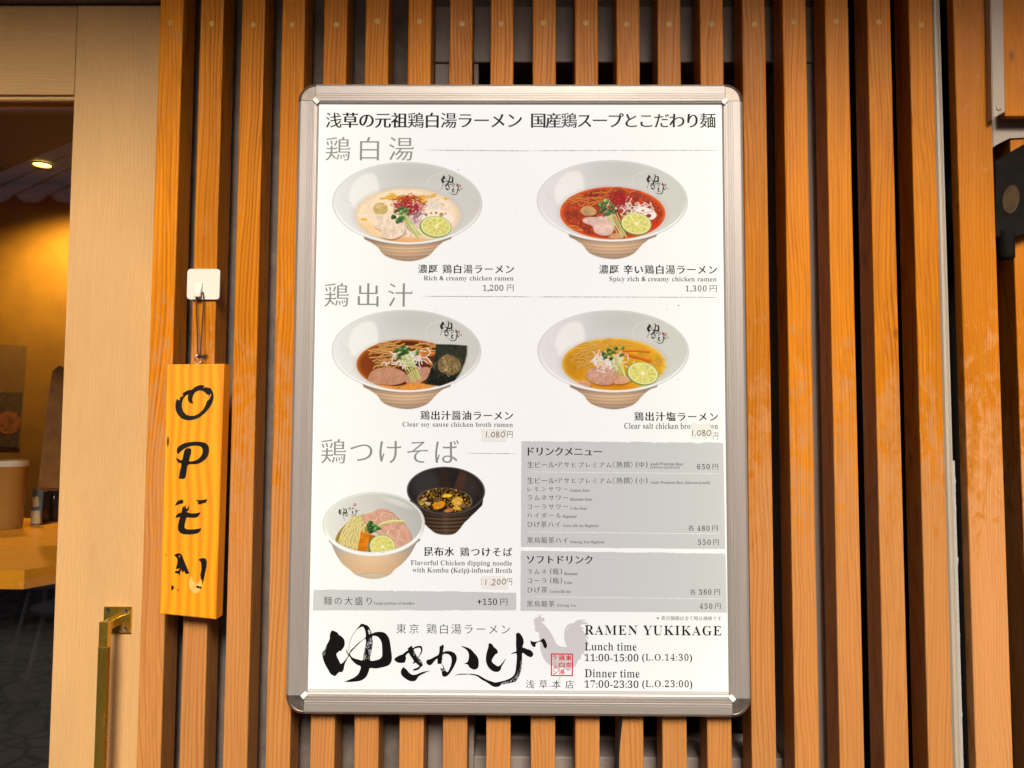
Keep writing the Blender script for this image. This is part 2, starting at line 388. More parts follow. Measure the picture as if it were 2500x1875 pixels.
# brass pull
h0, h1 = U(255, 1481, Yd-.003), U(319, 1545, Yd-.003)
hd = part('door_handle', *([[(h0.x, Yd-.004, h1.z), (h1.x, Yd-.004, h1.z), (h1.x, Yd-.004, h0.z), (h0.x, Yd-.004, h0.z),
                            (h0.x, Yd, h1.z), (h1.x, Yd, h1.z), (h1.x, Yd, h0.z), (h0.x, Yd, h0.z)],
                           [(0, 1, 2, 3), (0, 4, 5, 1), (1, 5, 6, 2), (2, 6, 7, 3), (3, 7, 4, 0)]]), M_brass, door)
Yh = Yd-.042
b0, b1 = U(242, 1519, Yh), U(261.5, 1580, Yh)
bm = bmesh.new()
bw = b1.x-b0.x
tp = U(262, 1503, Yd-.004).z
bx(bm, b0.x, b1.x, Yh, Yh+.011, b1.z-.01, b0.z, .0004)
bx(bm, b0.x+.0002, b1.x-.0002, Yh+.010, Yd-.0035, b0.z-.0125, b0.z-.0002, .0004)
bmpart('handle_arm', bm, M_brass, hd)
bm = bmesh.new(); gc = ((b0.x+b1.x)/2-.0003, Yh+.0055, 0)
lathe(bm, [(.0078, .55), (.0082, .552), (.0082, b1.z-.0008), (.0074, b1.z)], gc, 10)
bmpart('handle_grip', bm, M_brass, hd)
for sx, sy in ((264, 1490), (307, 1491), (305.5, 1535), (263, 1534)):
    c = U(sx, sy, Yd-.004); bm = bmesh.new()
    R0 = .0036
    o_ = [bm.verts.new((c.x+R0*math.cos(k*math.pi/8), Yd-.0046, c.z+R0*math.sin(k*math.pi/8))) for k in range(16)]
    i_ = [bm.verts.new((c.x+R0*.45*math.cos(k*math.pi/8), Yd-.0042, c.z+R0*.45*math.sin(k*math.pi/8))) for k in range(16)]
    for k in range(16): bm.faces.new((o_[k], i_[k], i_[(k+1) % 16], o_[(k+1) % 16]))
    bm.faces.new(i_)
    bmesh.ops.recalc_face_normals(bm, faces=bm.faces)
    bmpart('screw', bm, M_steel, hd)
    bm = bmesh.new()
    for an in (.5, 2.07):
        dx, dz = math.cos(an), math.sin(an)
        q = [(c.x+dx*.0016*s-dz*.0004*t_, Yd-.0048, c.z+dz*.0016*s+dx*.0004*t_) for s, t_ in ((-1, -1), (1, -1), (1, 1), (-1, 1))]
        if an > 1: q = [(x, y-.0001, z) for x, y, z in q]
        bm.faces.new([bm.verts.new(v) for v in q])
    bmpart('screw_slot', bm, M_dark, hd)
# eave over the shop front and the house across the street (they shade, bounce light and mirror in the glass)
eave = thing('shop_eave', 'timber eave overhanging the top of the shop front', 'eave', (0, Yw, ZT))
box('soffit_board', -3.2, 3.2, .40, 3.0, ZT+.002, ZT+.04, M_soffit, eave)
box('fascia_board', -3.2, 3.2, .37, .3995, ZT-.06, ZT+.10, M_soffit, eave, .002)
M_cream = plain('brown_plaster', (.15, .11, .075), .9, var=.12, nscale=5)
opp = thing('opposite_house', 'brown plastered house across the street with a tiled lean-to roof', 'house', (0, -4.6, 0))
box('house_wall', -9, 9, -5.0, -4.6, 0, 3.75, M_cream, opp)
M_tile = plain('grey_roof_tile', (.80, .70, .60), .45, var=.2, nscale=8)
bm = bmesh.new()
for row in range(7):
    for k in range(-16, 17):
        cxk = k*.27; y0 = -3.55-row*.24; z0 = 3.16+row*.155
        pr = [(-.135, .0), (-.08, -.028), (0, -.036), (.06, -.012), (.10, .03), (.135, .018)]
        a = [bm.verts.new((cxk+x, y0, z0+z)) for x, z in pr]; b = [bm.verts.new((cxk+x, y0-.30, z0+z+.194)) for x, z in pr]
        c_ = [bm.verts.new((cxk+x, y0, z0+z-.03)) for x, z in pr]
        for i in range(5):
            bm.faces.new((a[i], a[i+1], b[i+1], b[i])); bm.faces.new((c_[i], c_[i+1], a[i+1], a[i]))
            bm.faces.new((c_[i], b[i], b[i+1], c_[i+1]))
rt_ = bmpart('roof_tiles', bm, M_tile, opp); rt_['kind'] = 'stuff'
box('roof_beam', -4.6, 4.6, -3.78, -3.66, 2.96, 3.10, M_soffit, opp)
box('dark_mirror_block', -9, -2.2, -5.9, -5.25, 3.95, 7.5, M_track, opp)  # unseen dark block, added to darken the door glass reflection above the tiles
box('pale_mirror_bar', -9, -2.2, -5.25, -5.16, 4.50, 4.57, M_tile, opp); box('pale_mirror_bar', -9, -2.2, -5.25, -5.16, 4.85, 4.90, M_tile, opp)  # unseen bars added to mirror as pale level lines in the glass

# a stool and a tube rack by the far kerb: they show only as faint reflections in the door glass
M_tubew = plain('white_tube_metal', (.75, .72, .68), .35)
M_seatg = plain('grey_seat_plastic', (.45, .43, .41), .5)
def street_stool(x, y, h_, lab):
    st = thing('street_stool', lab, 'stool', (x, y, 0), 'stools across the street')
    bm = bmesh.new(); lathe(bm, [(.10, h_-.03), (.165, h_-.02), (.17, h_), (.15, h_+.008)], (x, y, 0), 24); bmpart('seat', bm, M_seatg, st, smooth=False)
    for a_ in (.7, 2.3, 3.9, 5.5):
        bm = bmesh.new(); tube(bm, [(x+.11*math.cos(a_), y+.11*math.sin(a_), h_-.025), (x+.20*math.cos(a_), y+.20*math.sin(a_), .005)], .012, 8); bmpart('leg', bm, M_tubew, st, smooth=True)
street_stool(-2.30, -1.65, .44, 'grey stool with pale tube legs across the street, nearer the door')
street_stool(-2.75, -2.25, .44, 'grey stool with pale tube legs across the street, farther from the door')

# room behind the glass door
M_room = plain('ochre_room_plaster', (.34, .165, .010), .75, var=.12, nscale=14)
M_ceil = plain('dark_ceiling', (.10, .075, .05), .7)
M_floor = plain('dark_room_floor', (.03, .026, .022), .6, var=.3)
M_counter = wood('counter_wood', (.92, .38, .02), (.74, .26, .010), axis='X', rough=.3)
yb, zc = 3.05, H+.98
XI = XL-.03
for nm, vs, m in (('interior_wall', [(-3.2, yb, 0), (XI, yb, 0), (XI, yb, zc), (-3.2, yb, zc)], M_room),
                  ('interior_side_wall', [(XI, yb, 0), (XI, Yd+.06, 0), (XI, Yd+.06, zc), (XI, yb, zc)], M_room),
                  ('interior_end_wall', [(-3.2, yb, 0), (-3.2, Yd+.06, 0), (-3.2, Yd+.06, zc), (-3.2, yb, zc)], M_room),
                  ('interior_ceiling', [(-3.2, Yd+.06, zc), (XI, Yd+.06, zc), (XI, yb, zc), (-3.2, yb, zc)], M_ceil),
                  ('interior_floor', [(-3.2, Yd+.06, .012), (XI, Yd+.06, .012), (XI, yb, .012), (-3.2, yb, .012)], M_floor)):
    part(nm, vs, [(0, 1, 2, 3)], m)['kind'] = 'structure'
hb = box('header_panel', -3.2, XL-.0005, Yd+.052, Yd+.10, dz1+.03, ZT, M_wall, None); hb['kind'] = 'structure'; hb.name = 'header_wall'
hb = box('wall_left', -3.2, -1.955, Yd-.01, Yd+.05, 0, ZT, M_wall, None); hb['kind'] = 'structure'
# counter
zk = H-.262
ctr = thing('counter', 'amber wooden counter behind the glass door', 'counter', (-1.4, 1.5, 0))
bm = bmesh.new()
cy0 = 1.44
k1 = U(46, 1392, cy0); 
pts = [(-2.9, cy0), (U(60, 1390, cy0).x, cy0), (U(190, 1358, cy0+.09).x, cy0+.10), (XI-.01, cy0+.12), (XI-.01, 2.25), (-2.9, 2.25)]
zk = k1.z
lo = [bm.verts.new((x, y, zk-.035)) for x, y in pts]; hi = [bm.verts.new((x, y, zk)) for x, y in pts]
bm.faces.new(hi); bm.faces.new(lo[::-1])
for i in range(6): bm.faces.new((lo[i], lo[(i+1) % 6], hi[(i+1) % 6], hi[i]))
bmpart('counter_top', bm, M_counter, ctr)
box('counter_base', -2.85, XI-.05, cy0+.22, 2.2, .02, zk-.036, M_floor, ctr)
# things standing on the counter
def at_counter(px, py, zz=None):
    """where the line of sight through this pixel meets the counter top"""
    d = FW + (px-CX)/F*RT - (py-CY)/F*UP
    t_ = (zk-H)/d.z; return Vector((d.x*t_, d.y*t_, zk))
M_pitch = NT('smoked_plastic'); M_pitch.set(Base_Color=(.55, .33, .08, 1), Roughness=.25); M_pitch.b.inputs['Transmission Weight'].default_value = .45; M_pitch = M_pitch.m
c = at_counter(22, 1290); dpt = c.y
rb = (160-0)/2.765/F*dpt*.5*1.18; hgt = (1290-1124)/F*dpt
jar = thing('water_jug', 'smoky translucent jug standing on the counter behind the glass', 'jug', (c.x, c.y, zk+.001))
bm = bmesh.new(); lathe(bm, [(rb*.80, 0), (rb*.84, .004), (rb*1.0, hgt*.86), (rb*1.05, hgt*.90), (rb*1.08, hgt*.97), (rb*1.08, hgt), (rb*1.02, hgt), (rb*.96, hgt*.9), (rb*.78, .01)], (c.x, c.y, zk+.001), 32, False)
bmpart('jug_body', bm, M_pitch, jar, smooth=True)
bm = bmesh.new(); lathe(bm, [(rb*1.085, hgt*.90), (rb*1.11, hgt*.95), (rb*1.085, hgt*.985)], (c.x, c.y, zk+.001), 32, False); bmpart('jug_rim', bm, M_hook, jar, smooth=True)
M_glass2 = NT('dark_tumbler_glass'); M_glass2.set(Base_Color=(.05, .035, .03, 1), Roughness=.08); M_glass2 = M_glass2.m
for (gx_, gy_, gr, gh, lab) in ((101, 1268, 18, 70, 'dark glass tumbler on the counter beside the small packet'), (132, 1264, 17, 74, 'dark glass tumbler on the counter half hidden by the door stile')):
    c = at_counter(gx_, gy_+6); s_ = c.y/F; gr *= s_; gh *= s_
    bm = bmesh.new(); lathe(bm, [(gr*.80, 0), (gr*.84, .003), (gr*.96, gh*.62), (gr*.90, gh*.66), (gr*1.0, gh), (gr*.94, gh), (gr*.84, gh*.66), (gr*.75, .006)], (c.x, c.y, zk+.001), 24, False)
    o = bmpart('tumbler', bm, M_glass2, None, smooth=True); tag(o, lab, 'tumbler', 'glasses on the counter')
c = at_counter(84, 1284); s_ = c.y/F
pk = thing('sachet', 'small blue and cream paper packet leaning beside the tumblers', 'packet', (c.x, c.y, zk+.001))
M_blue = plain('packet_blue', (.08, .12, .16), .5); M_pcream = plain('packet_cream', (.50, .40, .22), .6, var=.3, nscale=300)
def packq(name, x0, x1, y0, y1, m, dy):
    def pt(x, y): v = Vector((c.x+(x-84)*s_, c.y-dy+(1284-y)*.0002, zk+.001+(1284-y)*s_)); return v
    v = [pt(x0, y1), pt(x1, y1-2), pt(x1-6, y0), pt(x0-7, y0+1)]
    vb = [p+Vector((0, .006, 0)) for p in v]
    part(name, v+vb, [(0, 1, 2, 3), (4, 7, 6, 5), (0, 4, 5, 1), (1, 5, 6, 2), (2, 6, 7, 3), (3, 7, 4, 0)], m, pk)
packq('packet_body', 74, 98, 1195, 1284, M_blue, 0); packq('packet_label', 78, 99, 1248, 1280, M_pcream, .004); packq('packet_label', 76, 90, 1215, 1240, M_pcream, .004)
# poster on the back wall
pa, pb = U(-60, 838, yb-.004), U(56, 1095, yb-.004)
M_paper = plain('aged_poster_paper', (.22, .115, .03), .7, var=.1)
pst = thing('wall_poster', 'brown food poster with brushed writing on the ochre wall behind the glass', 'poster', (pb.x, yb-.004, pb.z))
part('poster_sheet', [(pa.x, yb-.004, pb.z), (pb.x-.012, yb-.004, pb.z), (pb.x, yb-.004, pa.z-.01), (pa.x, yb-.004, pa.z)], [(0, 1, 2, 3)], M_paper, pst)
M_pd = plain('poster_dark_print', (.10, .06, .03), .7, var=.4, nscale=60); M_pr = plain('poster_soup_print', (.36, .12, .035), .7, var=.5, nscale=50)
q0_, q1_ = U(-40, 958, yb-.005), U(50, 1092, yb-.005)
part('printed_panel', [(q0_.x, yb-.0052, q1_.z), (q1_.x-.01, yb-.0052, q1_.z), (q1_.x, yb-.0052, q0_.z), (q0_.x, yb-.0052, q0_.z)], [(0, 1, 2, 3)], M_pd, pst)
cc = U(22, 1032, yb-.006); rr = 30/F*yb
part('printed_bowl', [(cc.x+rr*math.cos(t_), yb-.0062, cc.z+rr*.95*math.sin(t_)) for t_ in np.linspace(0, 2*math.pi, 28, endpoint=False)], [tuple(range(28))[::-1]], M_pr, pst)
# made-up dark tapering panel at the right, standing in for a reflection
bm = bmesh.new()
P_ = [U(x, y, 1.80) for x, y in ((88, 1198), (150, 1198), (170, 905), (140, 892), (124, 905), (116, 980))]
prism(bm, [(p.x, p.z) for p in P_][::1], 1.80, 1.84, .006)
M_standin = plain('dark_brown_standin', (.20, .085, .012), .6, var=.3)
tag(bmpart('reflection_panel', bm, M_standin, None), 'dark brown tapering panel beyond the tumblers, standing in for a reflection', 'holder')
# downlight in the ceiling
d = FW + (103-CX)/F*RT - (401-CY)/F*UP
zl = zc-.004; t_ = (zl-H)/d.z; lp = Vector((d.x*t_, d.y*t_, zl))
#@DL
tl = NT('lit_lamp'); tl.set(Base_Color=(0, 0, 0, 1), Emission_Color=(1, .66, .12, 1), Emission_Strength=6.0)
dl = thing('downlight', 'small lit warm yellow ceiling lamp seen through the door glass', 'ceiling lamp', tuple(lp))
bm = bmesh.new(); bm.faces.new([bm.verts.new((lp.x+.030*math.cos(a_), lp.y+.030*math.sin(a_), lp.z-.001)) for a_ in np.linspace(0, -2*math.pi, 24, endpoint=False)]); bmpart('lamp_disc', bm, tl.m, dl)
bm = bmesh.new(); lathe(bm, [(.031, -.001), (.031, -.004), (.037, -.004), (.037, .0)], tuple(lp), 24, False); bmpart('lamp_ring', bm, M_brass, dl)
ld = bpy.data.lights.new('downlight_bulb', 'SPOT'); ld.spot_size = rad(150); ld.spot_blend = .8; ld.energy = 38.0; ld.color = (1, .66, .22); ld.shadow_soft_size = .03
lo_ = bpy.data.objects.new('downlight_bulb', ld); COL.objects.link(lo_); lo_.location = (lp.x+.0, lp.y, lp.z-.05)
# ------------------------------------------------------------------ white hook, cord and the OPEN board
hk = thing('wall_hook', 'white square adhesive hook stuck on the second slat', 'hook', (U(497, 694, Ys).x, Ys-.004, U(497, 694, Ys).z))
a, b = U(458, 656.5, Ys-.004), U(535.3, 731, Ys-.004)
bm = bmesh.new()
def rrect(x0, x1, z0, z1, r, n=5):
    o = []
    for cx_, cz_, a0_ in ((x1-r, z1-r, 0), (x0+r, z1-r, 90), (x0+r, z0+r, 180), (x1-r, z0+r, 270)):
        for k in range(n+1): t_ = rad(a0_+90*k/n); o.append((cx_+r*math.cos(t_), cz_+r*math.sin(t_)))
    return o
prism(bm, rrect(a.x, b.x, b.z, a.z, .0045), Ys-.0042, Ys-.0008, .0007); bmesh.ops.recalc_face_normals(bm, faces=bm.faces)
bmpart('hook_plate', bm, M_hook, hk)
a, b = U(479, 689, Ys-.006), U(493, 727, Ys-.006)
bm = bmesh.new()
prof = [(Ys-.0043, a.z), (Ys-.0075, a.z-.001), (Ys-.0085, a.z-.004), (Ys-.0125, b.z+.006), (Ys-.0125, b.z+.0005), (Ys-.0105, b.z), (Ys-.0090, b.z+.004), (Ys-.0075, b.z+.0055), (Ys-.0043, b.z+.0055)]
va = [bm.verts.new((a.x, y, z)) for y, z in prof]; vb = [bm.verts.new((b.x, y, z)) for y, z in prof]
bm.faces.new(va); bm.faces.new(vb[::-1])
for i in range(len(prof)): bm.faces.new((va[i], vb[i], vb[(i+1) % len(prof)], va[(i+1) % len(prof)]))
bmesh.ops.recalc_face_normals(bm, faces=bm.faces); bmesh.ops.bevel(bm, geom=[e for e in bm.edges if e.calc_face_angle(0) > .5], offset=.0006, segments=1, affect='EDGES')
bmpart('hook_tongue', bm, M_hook, hk)

Yq = 1.084
TLq, BLq = U(408.9, 889.7, Yq), U(390.6, 1498.2, Yq)
TRq, BRq = U(547.2, 888, Yq), U(526.9, 1512, Yq)
pq = thing('open_board', 'amber pine board with peeling black letters OPEN hanging from the white hook', 'sign board', ((TLq.x+TRq.x)/2, Yq, TLq.z))
M_pine = NT('amber_pine')
v = M_pine.coords((1, 1, .10), rnd=False)
wn = M_pine.noise(M_pine.coords((1, 1, .30), rnd=False), 9, 2, .5)
cv = M_pine.n('CombineXYZ'); M_pine.l(M_pine.math('MULTIPLY', wn, .055), cv.inputs[0])
av = M_pine.n('VectorMath', operation='ADD'); M_pine.l(v, av.inputs[0]); M_pine.l(cv.outputs[0], av.inputs[1])
wv = M_pine.n('TexWave', wave_type='BANDS', bands_direction='X'); M_pine.l(av.outputs[0], wv.inputs[0]); wv.inputs['Scale'].default_value = 22; wv.inputs['Distortion'].default_value = 3.0; wv.inputs['Detail Scale'].default_value = .8; wv.inputs['Detail'].default_value = 2
fn = M_pine.noise(M_pine.coords((1, 1, .03), rnd=False), 500, 2)
cc = M_pine.ramp(wv.outputs['Fac'], [(0, (.82, .345, .006)), (.45, (.75, .285, .004)), (.75, (.72, .265, .004)), (1, (.64, .21, .003))])
cc = M_pine.mix(M_pine.math('MULTIPLY', fn, .25), cc, (.45, .14, .01, 1))
gp = M_pine.n('NewGeometry').outputs['Position']
def knot(px, py, sx, sz, col, k):
    global cc
    p = U(px, py, Yq); sub = M_pine.n('VectorMath', operation='SUBTRACT'); M_pine.l(gp, sub.inputs[0]); sub.inputs[1].default_value = tuple(p)
    ml = M_pine.n('VectorMath', operation='MULTIPLY'); M_pine.l(sub.outputs[0], ml.inputs[0]); ml.inputs[1].default_value = (1/sx, 0, 1/sz)
    ln = M_pine.n('VectorMath', operation='LENGTH'); M_pine.l(ml.outputs[0], ln.inputs[0])
    m_ = M_pine.ramp(ln.outputs['Value'], [(.45, (k, k, k)), (1.0, (0, 0, 0))]); cc = M_pine.mix(m_, cc, col)
knot(410, 1078, .0022, .0095, (.05, .02, .008, 1), 1.0); knot(405.5, 1355, .0015, .0015, (.12, .04, .01, 1), .9); knot(453, 1327, .0008, .0008, (.12, .04, .01, 1), .8)
M_pine.set(Base_Color=cc, Roughness=.42, Coat_Weight=.06, Coat_Roughness=.2); M_pine.bump(fn, .1, .0004); M_pine = M_pine.m
bm = bmesh.new()
prism(bm, [(BLq.x, BLq.z), (BRq.x, BRq.z), (TRq.x, TRq.z), (TLq.x, TLq.z)], Yq, Yq+.024, .0009)
bmesh.ops.recalc_face_normals(bm, faces=bm.faces); bmpart('board', bm, M_pine, pq, origin=(TLq.x, Yq, BLq.z))

def fill(name, loops, mat, parent, Y, conv, flip=False):
    """flat shape cut to the given outlines (holes allowed)"""
    cu = bpy.data.curves.new(name, 'CURVE'); cu.dimensions = '2D'; cu.fill_mode = 'BOTH'
    pts = [[conv(x, y) for x, y in L] for L in loops]
    ox = sum(p[0] for p in pts[0])/len(pts[0]); oz = sum(p[1] for p in pts[0])/len(pts[0])
    K = 100.0
    for L in pts:
        sp = cu.splines.new('POLY'); sp.points.add(len(L)-1); sp.use_cyclic_u = True
        sp.points.foreach_set('co', np.array([((x-ox)*K, (z-oz)*K, 0, 1) for x, z in L], dtype='f').ravel())
    tmp = bpy.data.objects.new('tmp', cu); me = bpy.data.meshes.new_from_object(tmp)
    bpy.data.objects.remove(tmp); bpy.data.curves.remove(cu)
    n = len(me.vertices); co = np.empty(n*3, dtype='f'); me.vertices.foreach_get('co', co); co = co.reshape(-1, 3)/K
    co = np.stack([co[:, 0], np.zeros(n), co[:, 1]], 1); me.vertices.foreach_set('co', co.ravel().astype('f')); me.name = name
    me.materials.clear()
    me.update()
    return link(name, me, mat, parent, (ox, Y, oz))

def cvq(k=5.925, ox=390, oy=920, Y=Yq-.0006):
    def f(x, y): p = U(ox+x/k, oy+y/k, Y); return (p.x, p.z)
    return f
f1, f2 = cvq(), cvq(oy=1200)
Yk = Yq-.0006
O_out = [(487, 384), (440, 378), (410, 345), (403, 300), (414, 250), (375, 265), (350, 280), (310, 285), (296, 310), (276, 342), (256, 312), (238, 350), (224, 400), (228, 470), (250, 530), (300, 590), (370, 622), (440, 626), (520, 610), (610, 560), (690, 480), (750, 400), (778, 320), (776, 250), (752, 185), (715, 145), (672, 122), (620, 118), (570, 122), (520, 140), (462, 187), (400, 200), (345, 222), (332, 236), (336, 270), (350, 280), (390, 258), (414, 250)]
O_a = [(487, 384), (440, 378), (410, 345), (404, 300), (416, 250), (378, 268), (345, 305), (322, 360), (318, 430), (340, 500), (385, 548), (440, 564), (500, 562), (560, 535), (620, 480), (660, 415), (684, 350), (718, 322), (735, 285), (722, 262), (712, 287), (703, 258), (672, 248), (650, 218), (610, 197), (560, 196), (515, 218), (483, 262), (470, 310), (473, 350)]
O_b = [(462, 187), (400, 195), (332, 236), (338, 275), (320, 290), (300, 285), (290, 325), (276, 344), (252, 314), (232, 360), (224, 420), (232, 485), (262, 548), (312, 598), (370, 622), (440, 627), (510, 614), (580, 580), (655, 520), (715, 450), (758, 380), (780, 300), (776, 240), (750, 180), (720, 158), (690, 160), (675, 142), (655, 155), (625, 165), (650, 128), (610, 118), (560, 124), (510, 146)]
loop = O_b[::-1] + [(462, 187)]
# ring written as one outline: outer edge, then back along the inner edge through the break at upper left
O1 = [(487, 384), (440, 378), (410, 345), (404, 300), (416, 250), (378, 268), (345, 305), (322, 360), (318, 430), (340, 500), (385, 548), (440, 564), (500, 562), (560, 535), (620, 480), (660, 415), (684, 350), (718, 322), (735, 285), (748, 250), (728, 246), (712, 287), (703, 258), (672, 248), (650, 218), (610, 197), (560, 196), (515, 218), (483, 262), (470, 310), (473, 350)]
fill('letter', [O_b, O1], M_ink, pq, Yk, f1)
fill('letter', [smooth_pts([(247, 1075), (262, 1020), (330, 970), (420, 945), (520, 938), (610, 942), (680, 970), (712, 1030), (706, 1110), (670, 1180), (600, 1235), (520, 1262), (410, 1270), (385, 1380), (370, 1455), (345, 1472), (300, 1474), (275, 1462), (290, 1370), (313, 1258), (270, 1240), (243, 1200), (240, 1170), (280, 1195), (322, 1204), (340, 1130), (358, 1065), (385, 1035), (430, 1032), (456, 1050), (450, 1110), (425, 1218), (500, 1212), (560, 1185), (605, 1130), (620, 1070), (605, 1020), (560, 997), (480, 995), (390, 1018), (310, 1070), (262, 1115)], True, 3)], M_ink, pq, Yk, f1)
fill('letter', [[(220, 203), (240, 160), (270, 130), (310, 118), (333, 120), (346, 150), (325, 172), (280, 180)]], M_ink, pq, Yk, f2)
fill('letter', [[(524, 124), (570, 124), (640, 120), (680, 108), (690, 118), (672, 148), (650, 168), (620, 165), (600, 182), (545, 184), (560, 160), (545, 140), (530, 138)]], M_ink, pq, Yk, f2)
fill('letter', [[(226, 380), (238, 345), (262, 318), (312, 304), (332, 210), (345, 222), (358, 218), (370, 192), (378, 215), (374, 235), (395, 250), (406, 240), (405, 205), (424, 218), (416, 270), (385, 290), (410, 305), (470, 318), (540, 310), (582, 300), (588, 312), (565, 348), (535, 372), (480, 378), (386, 372), (366, 450), (356, 510), (370, 538), (420, 550), (500, 546), (570, 535), (594, 528), (598, 545), (575, 585), (530, 608), (440, 620), (350, 618), (295, 598), (265, 555), (262, 500), (278, 430), (294, 364), (262, 372)]], M_ink, pq, Yk, f2)
fill('letter', [[(205, 916), (250, 896), (290, 894), (320, 915), (345, 985), (385, 1080), (430, 1182), (402, 1190), (368, 1188), (355, 1145), (330, 1172), (312, 1128), (298, 1150), (282, 1220), (270, 1188), (217, 1178), (228, 1145), (262, 1148), (300, 1110), (232, 1118), (255, 1030), (258, 985), (240, 950)], [(272, 950), (276, 930), (296, 918), (298, 930), (285, 950)]], M_ink, pq, Yk, f2)
fill('letter', [[(556, 986), (600, 965), (640, 960), (668, 978), (682, 1020), (676, 1080), (655, 1180), (632, 1290), (618, 1345), (612, 1275), (592, 1270), (594, 1225), (584, 1225), (600, 1130), (600, 1050), (590, 1010)]], M_ink, pq, Yk, f2)
fill('letter', [[(172, 1350), (190, 1362), (214, 1390), (192, 1408), (190, 1430), (168, 1424), (164, 1390)]], M_ink, pq, Yk, f2)
fill('letter', [[(250, 1388), (258, 1410), (278, 1436), (266, 1436), (252, 1420)]], M_ink, pq, Yk, f2)
fill('letter', [[(522, 1372), (540, 1362), (572, 1370), (606, 1382), (596, 1418), (586, 1400), (540, 1398)]], M_ink, pq, Yk, f2)
M_res = plain('glue_residue', (.74, .40, .10), .45, var=.1)
fill('glue_ghost', [[(430, 1395), (425, 1300), (450, 1215), (480, 1290), (520, 1340), (560, 1320), (590, 1260), (594, 1300), (610, 1350), (590, 1420), (555, 1468), (520, 1476), (480, 1455), (450, 1425)]], M_res, pq, Yk+.0002, f2)
# eye screw, cord, knot
rc = U(440+288/6.38, 640+1502/6.38, Yq+.011)
bm = bmesh.new(); ring = []
for k in range(21): t_ = 2*math.pi*k/20; ring.append((rc.x+.0048*math.cos(t_)*.93, rc.y+.0022*math.cos(t_), rc.z+.0056*math.sin(t_)))
tube(bm, ring, .00085, 8); tube(bm, [(rc.x-.001, rc.y, rc.z-.0052), (rc.x-.001, rc.y, TLq.z-.002)], .0010, 8)
bmpart('eye_screw', bm, M_steel, pq, smooth=True)
bm = bmesh.new()
def cp(px, py, Y): return U(440+px/6.38, 640+py/6.38, Y)
tube(bm, smooth_pts([tuple(cp(290, 1480, Yq+.010)), tuple(cp(272, 1400, Yq+.012)), tuple(cp(262, 1000, Yq+.018)), tuple(cp(254, 700, Ys-.009)), tuple(cp(250, 560, Ys-.0072)), tuple(cp(255, 520, Ys-.0065)), tuple(cp(300, 490, Ys-.0062)), tuple(cp(345, 470, Ys-.0062)), tuple(cp(362, 500, Ys-.0066)), tuple(cp(362, 640, Ys-.0075)), tuple(cp(348, 900, Yq+.018)), tuple(cp(322, 1300, Yq+.012)), tuple(cp(308, 1480, Yq+.010))], False, 5), .00095, 8)
for k in range(7):
    t_ = k*.9; q = cp(308, 1465, Yq+.009); tube(bm, [(q.x+.003*math.cos(t_), q.y-.0012+.002*math.sin(t_*2), q.z+.003*math.sin(t_)), (q.x+.003*math.cos(t_+2), q.y-.002, q.z+.003*math.sin(t_+2.2))], .0013, 6)
for k in range(9):
    q = cp(335, 1475, Yq+.010); t_ = -.9+k*.2; tube(bm, [tuple(q), (q.x+.010*math.cos(t_), q.y-.001+.001*math.sin(k*3), q.z+.007*math.sin(t_))], .0005, 5)
bmpart('hanging_cord', bm, M_cord, pq, smooth=True)
# ------------------------------------------------------------------ light-box menu board
cTL, cBR = U(779, 254.8, Yp), U(1779.1, 1696.2, Yp)
PX0 = (U(779, 254.8, Yp).x+U(751.9, 1687.9, Yp).x)/2; PX1 = (U(1761.5, 256.6, Yp).x+U(1779.1, 1696.2, Yp).x)/2
PZ1 = (U(779, 254.8, Yp).z+U(1761.5, 256.6, Yp).z)/2; PZ0 = (U(751.9, 1687.9, Yp).z+U(1779.1, 1696.2, Yp).z)/2
sign = thing('menu_light_box', 'large aluminium framed lit menu board with ramen pictures and prices on the slats', 'menu board', ((PX0+PX1)/2, Yp, (PZ0+PZ1)/2))

def print_mat(name, col=None, es=1.0, attr=None, rough=.32):
    """backlit print: the panel behind is edge lit, so it is a little brighter near its borders"""
    t = NT(name)
    gp = t.n('NewGeometry').outputs['Position']; sp = t.n('SeparateXYZ'); t.l(gp, sp.inputs[0])
    dx = t.math('MINIMUM', t.math('SUBTRACT', sp.outputs[0], PX0), t.math('SUBTRACT', PX1, sp.outputs[0]))
    dz = t.math('MINIMUM', t.math('SUBTRACT', sp.outputs[2], PZ0), t.math('SUBTRACT', PZ1, sp.outputs[2]))
    gx_ = t.math('POWER', 2.718, t.math('MULTIPLY', dx, -14.0)); gz_ = t.math('POWER', 2.718, t.math('MULTIPLY', dz, -22.0))
    glow = t.math('ADD', t.math('ADD', t.math('MULTIPLY', gx_, .12), t.math('MULTIPLY', gz_, .06)), PEM)
    c = t.n('Attribute', attribute_name=attr).outputs['Color'] if attr else t.n('RGB').outputs[0]
    if not attr: c.default_value = (*col, 1)
    tint = t.mix(t.math('MULTIPLY', dx, 5.0, clamp=True), (1.0, 1.0, .90, 1), (1.0, .965, .95, 1))
    t.set(Base_Color=t.mix(1.0, c, (.15, .15, .15, 1), 'MULTIPLY'), Roughness=rough, Emission_Color=t.mix(1.0, c, tint, 'MULTIPLY'), Emission_Strength=t.math('MULTIPLY', glow, es))
    t.b.inputs['Specular IOR Level'].default_value = .06
    return t.m
PEM = .575
WHITE = (.88, .88, .88)
M_sheet = print_mat('backlit_white_print', WHITE)
M_blackp = print_mat('black_print', (.006, .007, .009))
M_brush = print_mat('brush_black_print', (.010, .008, .008))
M_head = print_mat('grey_heading_print', (.26, .265, .25))
M_rule = print_mat('thin_grey_rule_print', (.33, .33, .33))
M_panel = print_mat('grey_panel_print', (.565, .56, .57))
M_cock = print_mat('pale_rooster_print', (.60, .57, .575))
M_red = print_mat('red_stamp_print', (.62, .004, .010))
